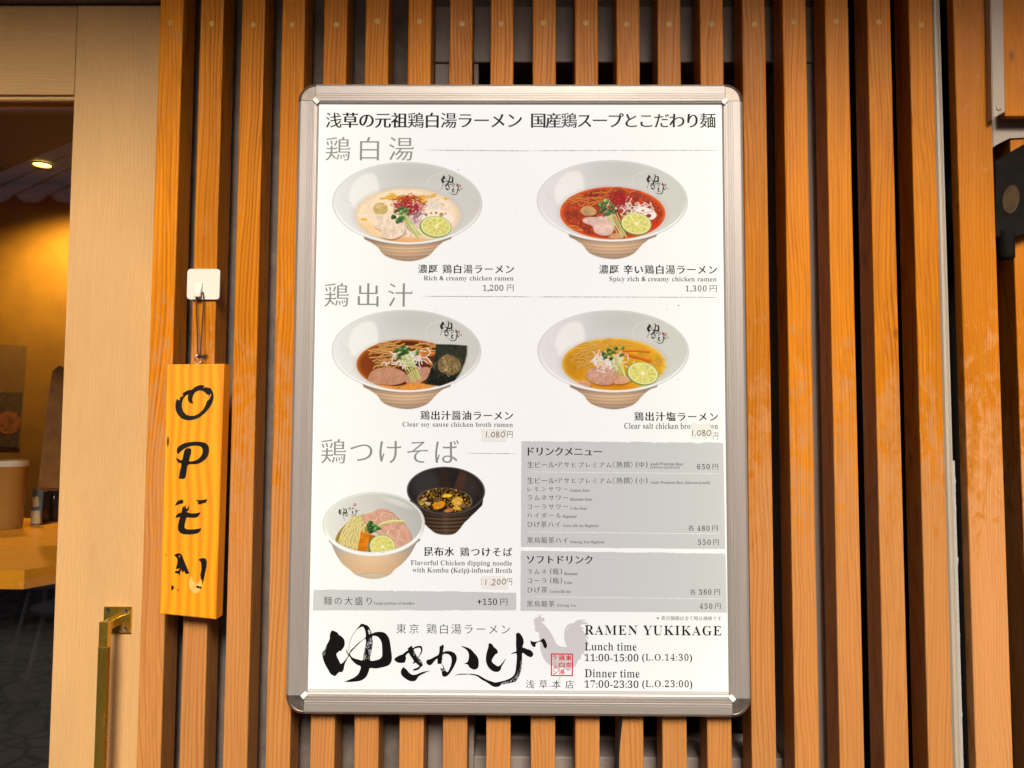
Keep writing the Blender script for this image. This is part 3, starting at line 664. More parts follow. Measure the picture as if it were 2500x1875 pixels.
M_small = print_mat('small_black_print', (.035, .037, .042))
M_pic = print_mat('picture_print', attr='Col')
sheet = part('printed_sheet', [(PX0-.003, Yp, PZ0-.003), (PX1+.003, Yp, PZ0-.003), (PX1+.003, Yp, PZ1+.003), (PX0-.003, Yp, PZ1+.003)], [(0, 1, 2, 3)], M_sheet, sign)

# frame: four snap-open rails, corner caps, lip, housing
LIP, FW_, BV = .0041, .0222, .0040
ix0, ix1, iz0, iz1 = PX0-LIP, PX1+LIP, PZ0-LIP, PZ1+LIP
prof = [(LIP*-1, Yp-.0002), (-LIP+.0006, Yp-.0012), (-.0016, Yf+.0012), (-.0002, Yf+.0010), (.0, Yf+.0002), (.0010, Yf), (.0030, Yf), (.0034, Yf+.0004), (.0042, Yf+.0004), (.0046, Yf), (.0064, Yf), (.0068, Yf+.0003), (.0076, Yf+.0003), (.0080, Yf),
        (.0098, Yf), (.0101, Yf+.0003), (.0108, Yf+.0003), (.0111, Yf), (.0135, Yf), (FW_-.001, Yf), (FW_, Yf+.0002), (FW_+BV, Yf+.0042), (FW_+BV, Ys-.0003)]
def rail(name, side):
    vs = []; fs = []; n = len(prof)
    for end in (0, 1):
        for d, y in prof:
            if side in 'LR':
                x = ix0-d if side == 'L' else ix1+d; z = (iz0, iz1)[end]
                if d < 0: z = (iz0-d, iz1+d)[end]
            else:
                z = iz0-d if side == 'B' else iz1+d; x = (ix0, ix1)[end]
                if d < 0: x = (ix0-d, ix1+d)[end]
            vs.append((x, y, z))
    for i in range(n-1):
        f = (i, i+1, n+i+1, n+i); fs.append(f if side in 'LT' else f[::-1])
    fs.append(tuple(range(n))); fs.append(tuple(range(n, 2*n))[::-1])
    bm = bmesh.new(); v = [bm.verts.new(p) for p in vs]
    for f in fs: bm.faces.new([v[i] for i in f])
    bmesh.ops.recalc_face_normals(bm, faces=bm.faces)
    return bmpart(name, bm, M_alu if side in 'LR' else M_aluh, sign)
for sd_ in 'LRTB': rail('frame_rail', sd_)
for cx_, cz_, sx_, sz_, oxid in ((ix0, iz1, -1, 1, 0), (ix1, iz1, 1, 1, 0), (ix0, iz0, -1, -1, 0), (ix1, iz0, 1, -1, 0)):
    bm = bmesh.new(); N = 14; rings = []
    for r_, y_ in ((FW_-.0018, Yf-.0002), (FW_-.0010, Yf-.0008), (FW_-.0002, Yf-.0004), (FW_+BV, Yf+.0042), (FW_+BV, Ys-.0003)):
        rings.append([bm.verts.new((cx_+sx_*(.0004+r_*math.cos(k*math.pi/2/N)), y_, cz_+sz_*(.0004+r_*math.sin(k*math.pi/2/N)))) for k in range(N+1)])
    ct = bm.verts.new((cx_+sx_*.0004, Yf-.0002, cz_+sz_*.0004)); cb = bm.verts.new((cx_+sx_*.0004, Ys-.0003, cz_+sz_*.0004))
    for k in range(N): bm.faces.new((ct, rings[0][k], rings[0][k+1]))
    for a_, b_ in zip(rings, rings[1:]):
        for k in range(N): bm.faces.new((a_[k], b_[k], b_[k+1], a_[k+1]))
    for e_ in (0, N): bm.faces.new([ct, cb]+[r[e_] for r in rings[::-1]])
    bmesh.ops.recalc_face_normals(bm, faces=bm.faces)
    bmpart('corner_cap', bm, M_chrome, sign)
    x_, z_ = cx_-sx_*.0005, cz_-sz_*.0005
    bm = bmesh.new(); bx(bm, -.0032, .0032, -.0012, .0012, -.0045, .0045, .0005)
    bmesh.ops.transform(bm, matrix=Matrix.Translation((x_, Yf-.0009, z_)) @ Matrix.Rotation(rad(45*sx_*sz_), 4, 'Y'), verts=bm.verts)
    bmpart('corner_tab', bm, M_clear, sign)
box('back_housing', ix0-FW_+.002, ix1+FW_-.002, Yp+.004, Ys-.0006, iz0-FW_+.002, iz1+FW_-.002, M_alu, sign)
# dusty acrylic edge showing below the sheet
M_dust = print_mat('dusty_acrylic', (.70, .66, .61), .92)
part('dust_strip', [(PX0, Yp-.0008, PZ0), (PX1, Yp-.0008, PZ0), (PX1, Yp-.0008, PZ0+.0042), (PX0, Yp-.0008, PZ0+.0042)], [(0, 1, 2, 3)], M_dust, sheet)

# ---- print helpers (k = pixels of the enlargement, ox, oy = its corner in the photograph)
K6 = 2212/600
CR = {1: (700, 200), 2: (1240, 200), 3: (700, 620), 4: (1240, 620), 5: (700, 1040), 6: (1240, 1040), 7: (700, 1400), 8: (1240, 1400)}
def pp(cr, x, y, Y=Yp):
    ox, oy = CR[cr]; return U(ox+x/K6, oy+y/K6, Y)
def conv(cr, Y=Yp):
    def f(x, y): p = pp(cr, x, y, Y); return (p.x, p.z)
    return f
_gc = {}
def glyphs(text, space=1.0):
    key = (text, space)
    if key in _gc: return _gc[key]
    cu = bpy.data.curves.new('g', 'FONT'); cu.body = text; cu.size = 1; cu.space_character = space; cu.resolution_u = 3
    o = bpy.data.objects.new('g', cu); COL.objects.link(o)
    dg = bpy.context.evaluated_depsgraph_get()
    c2 = o.evaluated_get(dg).to_curve(dg)
    loops = []
    for sp in c2.splines:
        L = []
        if sp.type == 'BEZIER':
            bp = sp.bezier_points; n = len(bp)
            for i in range(n):
                a, b = bp[i], bp[(i+1) % n]
                p0, p1, p2, p3 = a.co.xy, a.handle_right.xy, b.handle_left.xy, b.co.xy
                d = (p3-p0); ln = d.length
                L.append((p0.x, p0.y))
                if ln > 1e-6:
                    dev = max(abs((p1-p0).x*d.y-(p1-p0).y*d.x), abs((p2-p0).x*d.y-(p2-p0).y*d.x))/ln
                    ns = 1 if dev < .002 else (3 if ln < .15 else 5)
                    for k in range(1, ns):
                        t = k/ns; q = p0*(1-t)**3+p1*3*t*(1-t)**2+p2*3*t*t*(1-t)+p3*t**3; L.append((q.x, q.y))
        else: L = [(p.co.x, p.co.y) for p in sp.points]
        M_ = []
        for q in L:
            if not M_ or abs(q[0]-M_[-1][0])+abs(q[1]-M_[-1][1]) > 1e-4: M_.append(q)
        if len(M_) > 1 and abs(M_[0][0]-M_[-1][0])+abs(M_[0][1]-M_[-1][1]) < 1e-4: M_.pop()
        if len(M_) > 2: loops.append(np.array(M_))
    o.to_curve_clear() if hasattr(o, 'to_curve_clear') else None
    bpy.data.objects.remove(o); bpy.data.curves.remove(cu)
    _gc[key] = loops; return loops
def area(L): x, y = L[:, 0], L[:, 1]; return .5*np.sum(x*np.roll(y, -1)-np.roll(x, -1)*y)
def reshape(loops, bx_, ey_):
    """push outlines: +bx_ thickens uprights, +ey_ thins level strokes (book-face contrast)"""
    if not loops: return loops
    sg = 1 if sum(area(L) for L in loops) > 0 else -1
    out = []
    for L in loops:
        d = np.roll(L, -1, 0)-L; ln = np.linalg.norm(d, axis=1, keepdims=True)+1e-9; d = d/ln
        nrm = np.stack([d[:, 1], -d[:, 0]], 1)*sg
        off = nrm[:, 0]**2*bx_-nrm[:, 1]**2*ey_
        pn, po = np.roll(nrm, 1, 0), np.roll(off, 1)
        det = pn[:, 0]*nrm[:, 1]-pn[:, 1]*nrm[:, 0]
        res = np.empty_like(L)
        ok = np.abs(det) > .35
        sx_ = (po*nrm[:, 1]-off*pn[:, 1])/np.where(ok, det, 1); sy_ = (pn[:, 0]*off-nrm[:, 0]*po)/np.where(ok, det, 1)
        av = (pn+nrm); av /= (np.linalg.norm(av, axis=1, keepdims=True)+1e-9); ao = (po+off)/2
        res[:, 0] = L[:, 0]+np.where(ok, sx_, av[:, 0]*ao); res[:, 1] = L[:, 1]+np.where(ok, sy_, av[:, 1]*ao)
        out.append(res)
    return out
def serif_marks(loops, wgt):
    """little triangles at the right end of level strokes"""
    tri = []
    sg = 1 if sum(area(L) for L in loops) > 0 else -1
    for L in loops:
        n = len(L)
        for i in range(n):
            a, b = L[i], L[(i+1) % n]; p, q = L[i-1], L[(i+2) % n]
            d = b-a; ln = abs(d[1])
            if .045 < ln < .095 and abs(d[0]) < .012 and d[1]*sg > 0:
                e1, e2 = a-p, q-b
                if abs(e1[0]) > .10 and abs(e2[0]) > .10 and abs(e1[1]) < .02 and abs(e2[1]) < .02 and e1[0] > 0 and e2[0] < 0:
                    t = max(a[1], b[1]); x = a[0]
                    tri.append(np.array([(x-.075, t-ln*.55), (x+.012, t-ln*.55), (x-.012, t+.038*wgt)]))
    return tri
def is_cjk(c): return ord(c) >= 0x2E80 or c in '※〈〉'
def BLD(t_):
    r = ''
    for c in t_:
        if 'A' <= c <= 'Z': r += chr(0x1D400+ord(c)-65)
        elif 'a' <= c <= 'z': r += chr(0x1D41A+ord(c)-97)
        elif '0' <= c <= '9': r += chr(0x1D7CE+ord(c)-48)
        else: r += c
    return r
def text(name, s_, cr, x0, x1, y0, y1, mat=None, wgt=0, parent=None, Y=None, square=True):
    """wgt -1 light, 0 book, 1 bold; box = ink box in the enlargement"""
    mat = mat or M_blackp; Y = Y or Yp-.0006; parent = parent or sheet
    xm, ym = (x0+x1)/2, (y0+y1)/2
    X0, X1 = pp(cr, x0, ym, Y).x, pp(cr, x1, ym, Y).x; Z0, Z1 = pp(cr, xm, y1, Y).z, pp(cr, xm, y0, Y).z
    extra = []
    if is_cjk(s_[0]):
        P = {-1: (-.004, .010), 0: (.004, .010), 1: (.027, .003), 2: (.002, .012), 3: (.022, -.016), 4: (.026, -.001)}[wgt]
        chars = []
        P0_ = P
        for c in s_:
            if c in ' ': chars.append(([], [])); continue
            g0 = glyphs(c); cx_n = sum(len(q) for q in g0); P = (P0_[0]*((0 if cx_n > 190 else .45) if cx_n > 95 and P0_[0] > 0 else 1), P0_[1]*(.7 if cx_n > 95 else 1)); chars.append((reshape(g0, *P), serif_marks(g0, 1.0) if ord(c) >= 0x4E00 and wgt >= -1 else []))
        allp = np.concatenate([q for g_, _ in chars for q in g_])
        h_ = allp[:, 1].max()-allp[:, 1].min(); em = (Z1-Z0)/h_
        fmin, lmax = np.concatenate(chars[0][0])[:, 0].min(), np.concatenate(chars[-1][0])[:, 0].max()
        n = len(s_); emx = em
        if n > 1:
            pitch = ((X1-X0)-(lmax-fmin)*emx)/(n-1)
            if pitch < .93*emx: emx = (X1-X0)/(lmax-fmin+(n-1)*.97); pitch = .97*emx
        else: emx = (X1-X0)/(lmax-fmin); pitch = 0
        base = Z0-allp[:, 1].min()*em
        loops = []
        for i, (g_, tr_) in enumerate(chars):
            ofx = X0-fmin*emx+i*pitch
            for q in g_: loops.append([(ofx+a*emx, base+b*em) for a, b in q])
            for q in tr_: extra.append([(ofx+a*emx, base+b*em) for a, b in q])
    else:
        P = {-1: (-.024, -.005), 0: (-.018, -.007), 1: (-.010, -.005)}[wgt]
        if s_ in '()': P = (.012, -.012)
        sp = 1.14 if name == 'shop_name_text' else 1.0
        lo_ = reshape(glyphs(BLD(s_), sp), *P)
        allp = np.concatenate(lo_); mn, mx = allp.min(0), allp.max(0)
        want = (X1-X0)/(Z1-Z0); have = (mx[0]-mn[0])/(mx[1]-mn[1])
        if want/have > 1.10 and len(s_) > 2:
            sp = min(1.6, 1+(want/have-1.0)*1.35*.85); lo_ = reshape(glyphs(BLD(s_), round(sp, 3)), *P)
            allp = np.concatenate(lo_); mn, mx = allp.min(0), allp.max(0)
        loops = [[(X0+(a-mn[0])/(mx[0]-mn[0])*(X1-X0), Z0+(b-mn[1])/(mx[1]-mn[1])*(Z1-Z0)) for a, b in q] for q in lo_]
    idf = lambda a, b: (a, b)
    o = fill(name, loops, mat, parent, Y, idf)
    if extra:
        bm = bmesh.new(); bm.from_mesh(o.data); org = WO[o.name]
        for q in extra: bm.faces.new([bm.verts.new((a-org.x, -.00012, b-org.z)) for a, b in q])
        bm.to_mesh(o.data); bm.free()
    return o
def rule(cr, pts, mat, w0=2.0, Y=None, name='rule_line', parent=None):
    Y = Y or Yp-.0005; P = []
    for (xa, ya), (xb, yb_) in zip(pts, pts[1:]):
        n = max(2, int(abs(xb-xa)/14))
        for k in range(n): t = k/n; P.append((xa+(xb-xa)*t, ya+(yb_-ya)*t))
    P.append(pts[-1]); top = []; bot = []
    for i, (x, y) in enumerate(P):
        e = min(1, i/8, (len(P)-1-i)/8+.15); h_ = w0*(.45+.75*random.random())*max(.25, e)
        top.append((x, y-h_+random.uniform(-.5, .5))); bot.append((x, y+h_))
    return fill(name, [top+bot[::-1]], mat, parent or sheet, Y, conv(cr))

# ---- grey panels with torn edges
def torn(cr, cs, mat, name, amp=4.0, sides=(1, 1, 1, 1)):
    """cs: corners TL, TR, BR, BL"""
    L = []
    for s in range(4):
        (xa, ya), (xb, yb_) = cs[s], cs[(s+1) % 4]; n = int(max(abs(xb-xa), abs(yb_-ya))/9); ph = random.random()*9; wob = 0
        for k in range(n):
            t = k/n; wob = wob*.8+random.uniform(-1, 1)*amp*.45*sides[s]; j = wob+math.sin(t*23+ph)*amp*.3*sides[s]
            L.append((xa+(xb-xa)*t+(j if s in (1, 3) else 0), ya+(yb_-ya)*t+(j if s in (0, 2) else 0)))
    return fill(name, [L], mat, sheet, Yp-.0003, conv(cr))
Yr = 1945
torn(6, [(122, 138), (1938, 150), (1956, 1108), (116, 1089)], M_panel, 'grey_panel', 3.5, (1, 0, .7, .4))
torn(6, [(116, 1122), (1958, 1150), (1972, 1680), (112, 1664)], M_panel, 'grey_panel', 3.5, (1.2, 0, .3, .5))
torn(7, [(243, 143), (2066, 172), (2066, 331), (234, 333)], M_panel, 'grey_panel', 4.5, (1, .1, .8, .7))
for cr, x, y, w_ in ((6, 1060, 144, 45), (6, 1290, 147, 60), (6, 1660, 152, 110), (6, 1380, 1134, 80), (6, 960, 1132, 60), (6, 1680, 1142, 160), (7, 950, 156, 55), (7, 1100, 155, 60), (7, 1330, 157, 130), (7, 1560, 160, 90), (7, 1760, 163, 120)):
    fill('torn_fleck', [[(x, y), (x+w_*.3, y-3), (x+w_, y-2), (x+w_*.7, y+4), (x+w_*.2, y+5)]], M_sheet, sheet, Yp-.0005, conv(cr))
M_white = print_mat('white_rule_print', (.86, .86, .86), 1.05)
rule(6, [(178, 413), (1925, 429)], M_white, 1.8); rule(6, [(172, 953), (1935, 971)], M_white, 2.2); rule(6, [(165, 1535), (1930, 1556)], M_white, 2.0)
rule(1, [(1218, 612), (1500, 617), (2206, 622)], M_rule, 3.0); rule(2, [(218, 621), (900, 617), (1912, 616)], M_rule, 2.6)
rule(3, [(1210, 381), (1600, 383), (2205, 386)], M_rule, 3.0); rule(4, [(216, 386), (1000, 388), (1910, 391)], M_rule, 2.8)
rule(5, [(1590, 243), (1800, 247), (2078, 248)], M_rule, 2.8)

# ---- writing
T = text
T('headline_text', '浅草の元祖鶏白湯ラーメン', 1, 352, 2118, 275, 415, wgt=1)
T('headline_text', '国産鶏スープとこだわり麺', 2, 208, 1870, 278, 418, wgt=1)
T('section_heading', '鶏白湯', 1, 352, 1140, 495, 708, M_head, 2)
T('section_heading', '鶏出汁', 3, 340, 1130, 262, 475, M_head, 2)
T('section_heading', '鶏つけそば', 5, 310, 1548, 120, 340, M_head, 2)
def dish(cr, parts, eng):
    for a in parts: T('dish_name', a[0], cr, *a[1:], wgt=4)
    for a in eng: T('dish_text', a[0], cr, *a[1:], M_small, 0)
dish(3, [('濃厚', 1183, 1358, 95, 175), ('鶏白湯ラーメン', 1403, 2045, 95, 176)], [('Rich & creamy chicken ramen', 1233, 2040, 197, 250)])
T('price_text', '1,200', 3, 1765, 1950, 277, 340, wgt=-1); T('price_text', '円', 3, 1982, 2042, 277, 335, wgt=-1)
dish(3, [('鶏出汁醤油ラーメン', 1203, 2037, 1412, 1495)], [('Clear soy sause chicken broth ramen', 1043, 2035, 1513, 1567)])
T('price_text', '円', 5, 1985, 2033, 47, 105, wgt=-1)
dish(4, [('濃厚', 820, 998, 98, 180), ('辛い鶏白湯ラーメン', 1040, 1882, 98, 182)], [('Spicy rich & creamy chicken ramen', 912, 1878, 203, 258)])
T('price_text', '1,300', 4, 1598, 1788, 283, 345, wgt=-1); T('price_text', '円', 4, 1817, 1880, 282, 342, wgt=-1)
dish(4, [('鶏出汁塩ラーメン', 1138, 1890, 1422, 1505)], [('Clear salt chicken broth ramen', 1048, 1890, 1522, 1575)])
T('price_text', '円', 6, 1848, 1893, 60, 122, wgt=-1)
dish(5, [('昆布水', 1238, 1508, 1088, 1172), ('鶏つけそば', 1560, 2030, 1092, 1175)], [('Flavorful Chicken dipping noodle', 1117, 2028, 1210, 1267), ('with Kombu (Kelp)-infused Broth', 1132, 2027, 1276, 1333)])
T('price_text', '円', 5, 1985, 2028, 1372, 1432, wgt=-1); T('price_text', '1', 5, 1747, 1756, 1372, 1428, wgt=-1)
T('option_text', '麺の大盛り', 7, 333, 765, 210, 283, wgt=-1); T('option_text', 'Large portion of noodles', 7, 785, 1147, 255, 287, M_small)
T('price_text', '+150', 7, 1713, 1893, 225, 285, wgt=-1); T('price_text', '円', 7, 1923, 1987, 228, 290, wgt=-1)
T('drinks_heading', 'ドリンクメニュー', 6, 178, 848, 190, 268, wgt=1)
T('drinks_heading', 'ソフトドリンク', 6, 170, 762, 1165, 1240, wgt=1)
for (s1, a, b, c, d, s2, e, f, g_, h_) in (
    ('レモンサワー', 178, 540, 548, 588, 'Lemon Sour', 562, 738, 566, 592), ('ラムネサワー', 178, 540, 622, 668, 'Ramune Sour', 562, 760, 646, 672),
    ('コーラサワー', 178, 540, 705, 748, 'Coke Sour', 562, 713, 728, 753), ('ハイボール', 175, 478, 782, 826, 'Highball', 495, 618, 803, 832),
    ('ひげ茶ハイ', 175, 470, 858, 912, 'Corn silk tea Highball', 495, 815, 886, 915), ('黒烏龍茶ハイ', 173, 538, 1000, 1055, 'Oolong Tea Highball', 563, 868, 1033, 1062),
    ('ひげ茶', 175, 355, 1447, 1502, 'Corn silk tea', 378, 565, 1476, 1502), ('黒烏龍茶', 172, 420, 1573, 1628, 'Oolong Tea', 443, 615, 1603, 1632)):
    T('drink_name', s1, 6, a, b, c, d, M_small, 0); T('drink_text', s2, 6, e, f, g_, h_, M_small, 0)
for y_, z_ in ((1282, 'ラムネ'), (1365, 'コーラ')):
    T('drink_name', z_, 6, 178, 348, y_+6, y_+50, M_small, 0); T('drink_name', '瓶', 6, 403, 460, y_, y_+54, M_small, 0)
    T('drink_text', '(', 6, 380, 394, y_, y_+54, M_small, -1); T('drink_text', ')', 6, 472, 487, y_, y_+54, M_small, -1)
T('drink_text', 'Ramune', 6, 507, 628, 1316, 1342, M_small); T('drink_text', 'Coke', 6, 507, 580, 1396, 1421, M_small)
for y_, sz, yy in ((320, '中', 0), (463, '小', 2)):
    T('drink_name', '生ビール', 6, 175, 420, y_, y_+55, M_small, 0); T('drink_name', '・', 6, 428, 440, y_+20, y_+34, M_small, 0)
    T('drink_name', 'アサヒプレミアム', 6, 446, 932, y_+5, y_+52, M_small, 0)
    T('drink_name', '熟撰', 6, 975, 1098, y_, y_+57, M_small, 0); T('drink_name', sz, 6, 1178, 1226, y_+2, y_+56, M_small, 0)
    for ch, xa, xb in (('〈', 942, 962), ('〉', 1104, 1124)): T('drink_name', ch, 6, xa, xb, y_-2, y_+60, M_small, -1)
    for ch, xa, xb in (('(', 1150, 1166), (')', 1240, 1256)): T('drink_text', ch, 6, xa, xb, y_, y_+58, M_small, -1)
T('drink_text', 'Asahi Premium Beer', 6, 1278, 1578, 328, 355, M_small); T('drink_text', 'Jukusen (medium)', 6, 1278, 1545, 360, 388, M_small)
T('drink_text', 'Asahi Premium Beer Jukusen (small)', 6, 1282, 1818, 497, 527, M_small)
for s_, a, b, c, d, e, f in (('650', 1703, 1817, 342, 390, 1842, 1892), ('480', 1702, 1815, 897, 943, 1840, 1890), ('550', 1710, 1825, 1022, 1070, 1848, 1898), ('380', 1718, 1832, 1470, 1518, 1858, 1908), ('450', 1725, 1840, 1598, 1645, 1865, 1915)):
    T('price_text', s_, 6, a, b, c, d, wgt=-1); T('price_text', '円', 6, e, f, c, d+2, wgt=-1)
T('price_text', '各', 6, 1622, 1678, 893, 945, wgt=-1); T('price_text', '各', 6, 1638, 1692, 1467, 1520, wgt=-1)
T('tax_note', '※表示価格は全て税込価格です', 8, 1338, 1922, 383, 422, M_small, 0)
T('shop_name_text', 'RAMEN YUKIKAGE', 8, 692, 1922, 468, 557, wgt=1)
T('hours_text', 'Lunch time', 8, 693, 1158, 622, 695, wgt=0); T('hours_text', '11:00-15:00', 8, 690, 1175, 724, 792, wgt=0); T('hours_text', '(L.O.14:30)', 8, 1208, 1658, 722, 802, wgt=0)
T('hours_text', 'Dinner time', 8, 693, 1185, 862, 937, wgt=0); T('hours_text', '17:00-23:30', 8, 690, 1175, 962, 1030, wgt=0); T('hours_text', '(L.O.23:00)', 8, 1208, 1660, 960, 1042, wgt=0)
T('shop_name_text', '東京', 7, 988, 1187, 452, 540, wgt=-1); T('shop_name_text', '鶏白湯ラーメン', 7, 1260, 2010, 455, 545, wgt=-1)
T('branch_text', '浅草本店', 8, 163, 592, 960, 1035, wgt=0)

# ---- red stamp
def cvz(ox, oy, k, Y=Yp):
    def f(x, y): p = U(ox+x/k, oy+y/k, Y); return (p.x, p.z)
    return f
KS = 1327/160
CR[9] = (1290, 1490)
def T9(s_, x0, x1, y0, y1, rot=False): T('stamp_text', s_, 8, 184.3+x0*K6/KS, 184.3+x1*K6/KS, 331.8+y0*K6/KS, 331.8+y1*K6/KS, M_red, 3, Y=Yp-.0008)
fill('stamp_border', [[(456, 868), (903, 873), (902, 1331), (455, 1326)], [(479, 892), (881, 896), (879, 1308), (478, 1305)]], M_red, sheet, Yp-.0008, cvz(1290, 1490, KS))
for c_, y0, y1 in (('東', 908, 1018), ('京', 1050, 1155)): T9(c_, 755, 875, y0, y1)
for c_, y0, y1 in (('鶏', 905, 1020), ('白', 1050, 1155), ('湯', 1195, 1298)): T9(c_, 612, 735, y0, y1)
T9('ラ', 490, 575, 912, 1005); T9('メ', 488, 580, 1108, 1195); T9('ン', 492, 595, 1212, 1298)
fill('stamp_text', [[(530, 1024), (541, 1022), (543, 1110), (533, 1112)]], M_red, sheet, Yp-.0008, cvz(1290, 1490, KS))

# ---- rooster silhouette
fc = cvz(1290, 1490, KS)
body = [(135, 410), (130, 340), (135, 290), (100, 283), (118, 262), (135, 262), (108, 215), (108, 185), (150, 150), (148, 100), (165, 150), (185, 160), (205, 80), (213, 82), (212, 130), (240, 100), (275, 78), (272, 98), (245, 115), (262, 125), (265, 170), (290, 142), (318, 145), (333, 180), (320, 222), (295, 232), (270, 225), (262, 238), (310, 270), (360, 330), (420, 400), (470, 480), (520, 580), (560, 670), (625, 722), (700, 735), (785, 742), (750, 670), (730, 590), (722, 500), (728, 430), (745, 370), (775, 310), (830, 268), (920, 258), (960, 215), (1020, 190), (1090, 182), (1150, 195), (1175, 215), (1120, 208), (1070, 215), (1160, 240), (1210, 270), (1245, 300), (1180, 282), (1120, 275), (1060, 300), (1040, 318), (1110, 350), (1145, 385), (1075, 370), (1110, 410), (1150, 470), (1200, 520), (1225, 590), (1180, 560), (1160, 545), (1195, 620), (1220, 680), (1225, 730), (1190, 690), (1170, 740), (1195, 800), (1200, 860), (1160, 820), (1110, 815), (1140, 870), (1150, 920), (1100, 870), (1070, 900), (1050, 1020), (1030, 985), (1010, 1010), (985, 1060), (960, 1130), (900, 1150), (855, 1180), (860, 1215), (800, 1235), (750, 1205), (690, 1160), (640, 1170), (620, 1240), (590, 1200), (560, 1150), (440, 1115), (360, 1050), (300, 960), (260, 860), (240, 760), (240, 660), (222, 560), (216, 450), (180, 438), (150, 425)]
fill('rooster_print', [body], M_cock, sheet, Yp-.0002, fc)
fill('rooster_print', [[(640, 1325), (658, 1330), (620, 1430), (600, 1440), (600, 1425)]], M_cock, sheet, Yp-.0002, fc)
fill('rooster_print', [[(390, 1560), (430, 1530), (480, 1525), (520, 1540), (470, 1548), (420, 1555)]], M_cock, sheet, Yp-.0002, fc)
fill('rooster_print', [[(490, 1600), (520, 1575), (555, 1560), (530, 1590), (505, 1602)]], M_cock, sheet, Yp-.0002, fc)
M_fleck = print_mat('rooster_fleck_print', (.74, .71, .70))
fl = []
for (x, y, w_, a_) in ((365, 600, 45, 0), (450, 592, 60, -.2), (375, 855, 70, -.1), (330, 775, 0, 1.4), (815, 690, 65, -.15), (975, 714, 75, -.1), (945, 325, 60, -.4), (960, 520, 50, 1.2), (895, 515, 30, .3), (300, 820, 35, 1.1), (450, 800, 40, -1), (590, 820, 35, 1), (740, 818, 25, -.3), (170, 355, 45, -.2), (235, 425, 35, 0), (297, 428, 35, .7), (1015, 400, 45, -1), (1020, 450, 35, -1), (920, 455, 25, .8), (1040, 590, 30, -.7), (230, 310, 35, -1), (385, 825, 35, .1), (890, 780, 30, -1), (1100, 560, 30, .8), (970, 900, 30, -1.1), (430, 700, 25, .5), (800, 480, 25, .3), (1020, 800, 40, .6)):
    dx, dy = math.cos(a_)*w_/2, math.sin(a_)*w_/2
    fl.append([(x-dx, y-dy), (x-dy*.15, y+dx*.15+2), (x+dx, y+dy), (x+dy*.1, y-dx*.1-2)])
fl.append(smooth_pts([(778, 435), (785, 380), (810, 340), (850, 322), (815, 360), (795, 400)], True, 2))
for L_ in fl: pass
bm = bmesh.new(); oo = fill('rooster_flecks', [L_ for L_ in fl if True], M_fleck, sheet, Yp-.0004, fc)

# ---- brush-written shop name
KB = 2212/260
g1 = cvz(770, 1500, KB); g2 = cvz(950, 1550, KB); KC = 2212/250; g3 = cvz(1100, 1530, KC)
BR = {}
BR['yu'] = (g1, [[(345, 330), (400, 345), (460, 375), (490, 420), (540, 450), (590, 500), (612, 570), (608, 640), (585, 690), (545, 740), (525, 768), (512, 750), (470, 785), (440, 820), (455, 880), (490, 950), (530, 1024), (590, 980), (640, 920), (685, 850), (650, 790), (640, 700), (665, 770), (705, 830), (690, 740), (700, 640), (730, 520), (790, 400), (870, 290), (925, 225), (960, 190), (1040, 210), (1100, 240), (1135, 300), (1165, 370), (1172, 395), (1250, 365), (1340, 358), (1420, 370), (1480, 410), (1530, 490), (1555, 590), (1575, 740), (1590, 860), (1585, 960), (1540, 1040), (1460, 1080), (1350, 1105), (1270, 1120), (1195, 1115), (1130, 1115), (1110, 1180), (1060, 1290), (990, 1350), (920, 1380), (800, 1395), (700, 1402), (620, 1395), (580, 1400), (700, 1355), (800, 1310), (880, 1250), (920, 1180), (945, 1080), (870, 1045), (800, 990), (745, 930), (705, 862), (660, 930), (620, 1010), (600, 1080), (590, 1140), (560, 1190), (535, 1200), (500, 1195), (450, 1240), (415, 1278), (370, 1265), (310, 1225), (270, 1150), (210, 1050), (170, 950), (145, 850), (150, 780), (200, 720), (230, 640), (260, 590), (300, 500), (300, 430), (320, 370)],
    [(722, 812), (790, 725), (870, 640), (950, 565), (1042, 500), (1050, 600), (1030, 700), (1000, 850), (985, 950), (900, 935), (800, 905), (750, 870)],
    [(735, 740), (720, 780), (707, 800), (700, 740), (705, 650), (735, 530), (800, 400), (870, 310), (960, 255), (1000, 260), (1030, 320), (1045, 390), (1045, 470), (960, 540), (880, 600), (800, 680)],
    [(1183, 450), (1250, 445), (1310, 470), (1355, 530), (1380, 600), (1388, 700), (1390, 800), (1385, 870), (1340, 920), (1270, 945), (1200, 960), (1140, 950), (1150, 850), (1180, 700), (1192, 560)]])
BR['ki'] = (g2, [[(386, 285), (430, 245), (470, 225), (485, 245), (492, 270), (560, 235), (630, 222), (675, 235), (695, 280), (690, 340), (660, 400), (612, 465), (640, 500), (680, 560), (700, 600), (695, 640), (655, 670), (620, 710), (570, 732), (505, 740), (495, 720), (540, 695), (590, 675), (630, 640), (590, 610), (560, 580), (530, 580), (500, 595), (488, 580), (515, 555), (500, 510), (478, 480), (440, 430), (410, 372), (370, 400), (345, 435), (355, 480), (340, 530), (330, 565), (280, 580), (210, 578), (150, 555), (115, 520), (115, 490), (160, 455), (220, 420), (280, 400), (340, 350), (398, 312)],
    [(510, 300), (560, 275), (620, 262), (655, 280), (665, 320), (645, 380), (600, 455), (560, 400), (530, 350)]])
BR['ki2'] = (g2, [[(303, 665), (330, 690), (370, 720), (400, 765), (440, 800), (490, 825), (560, 820), (620, 795), (700, 765), (780, 750), (860, 742), (790, 765), (720, 800), (650, 835), (600, 875), (575, 920), (545, 950), (490, 962), (420, 950), (340, 905), (275, 850), (245, 790), (250, 735), (275, 690)]])
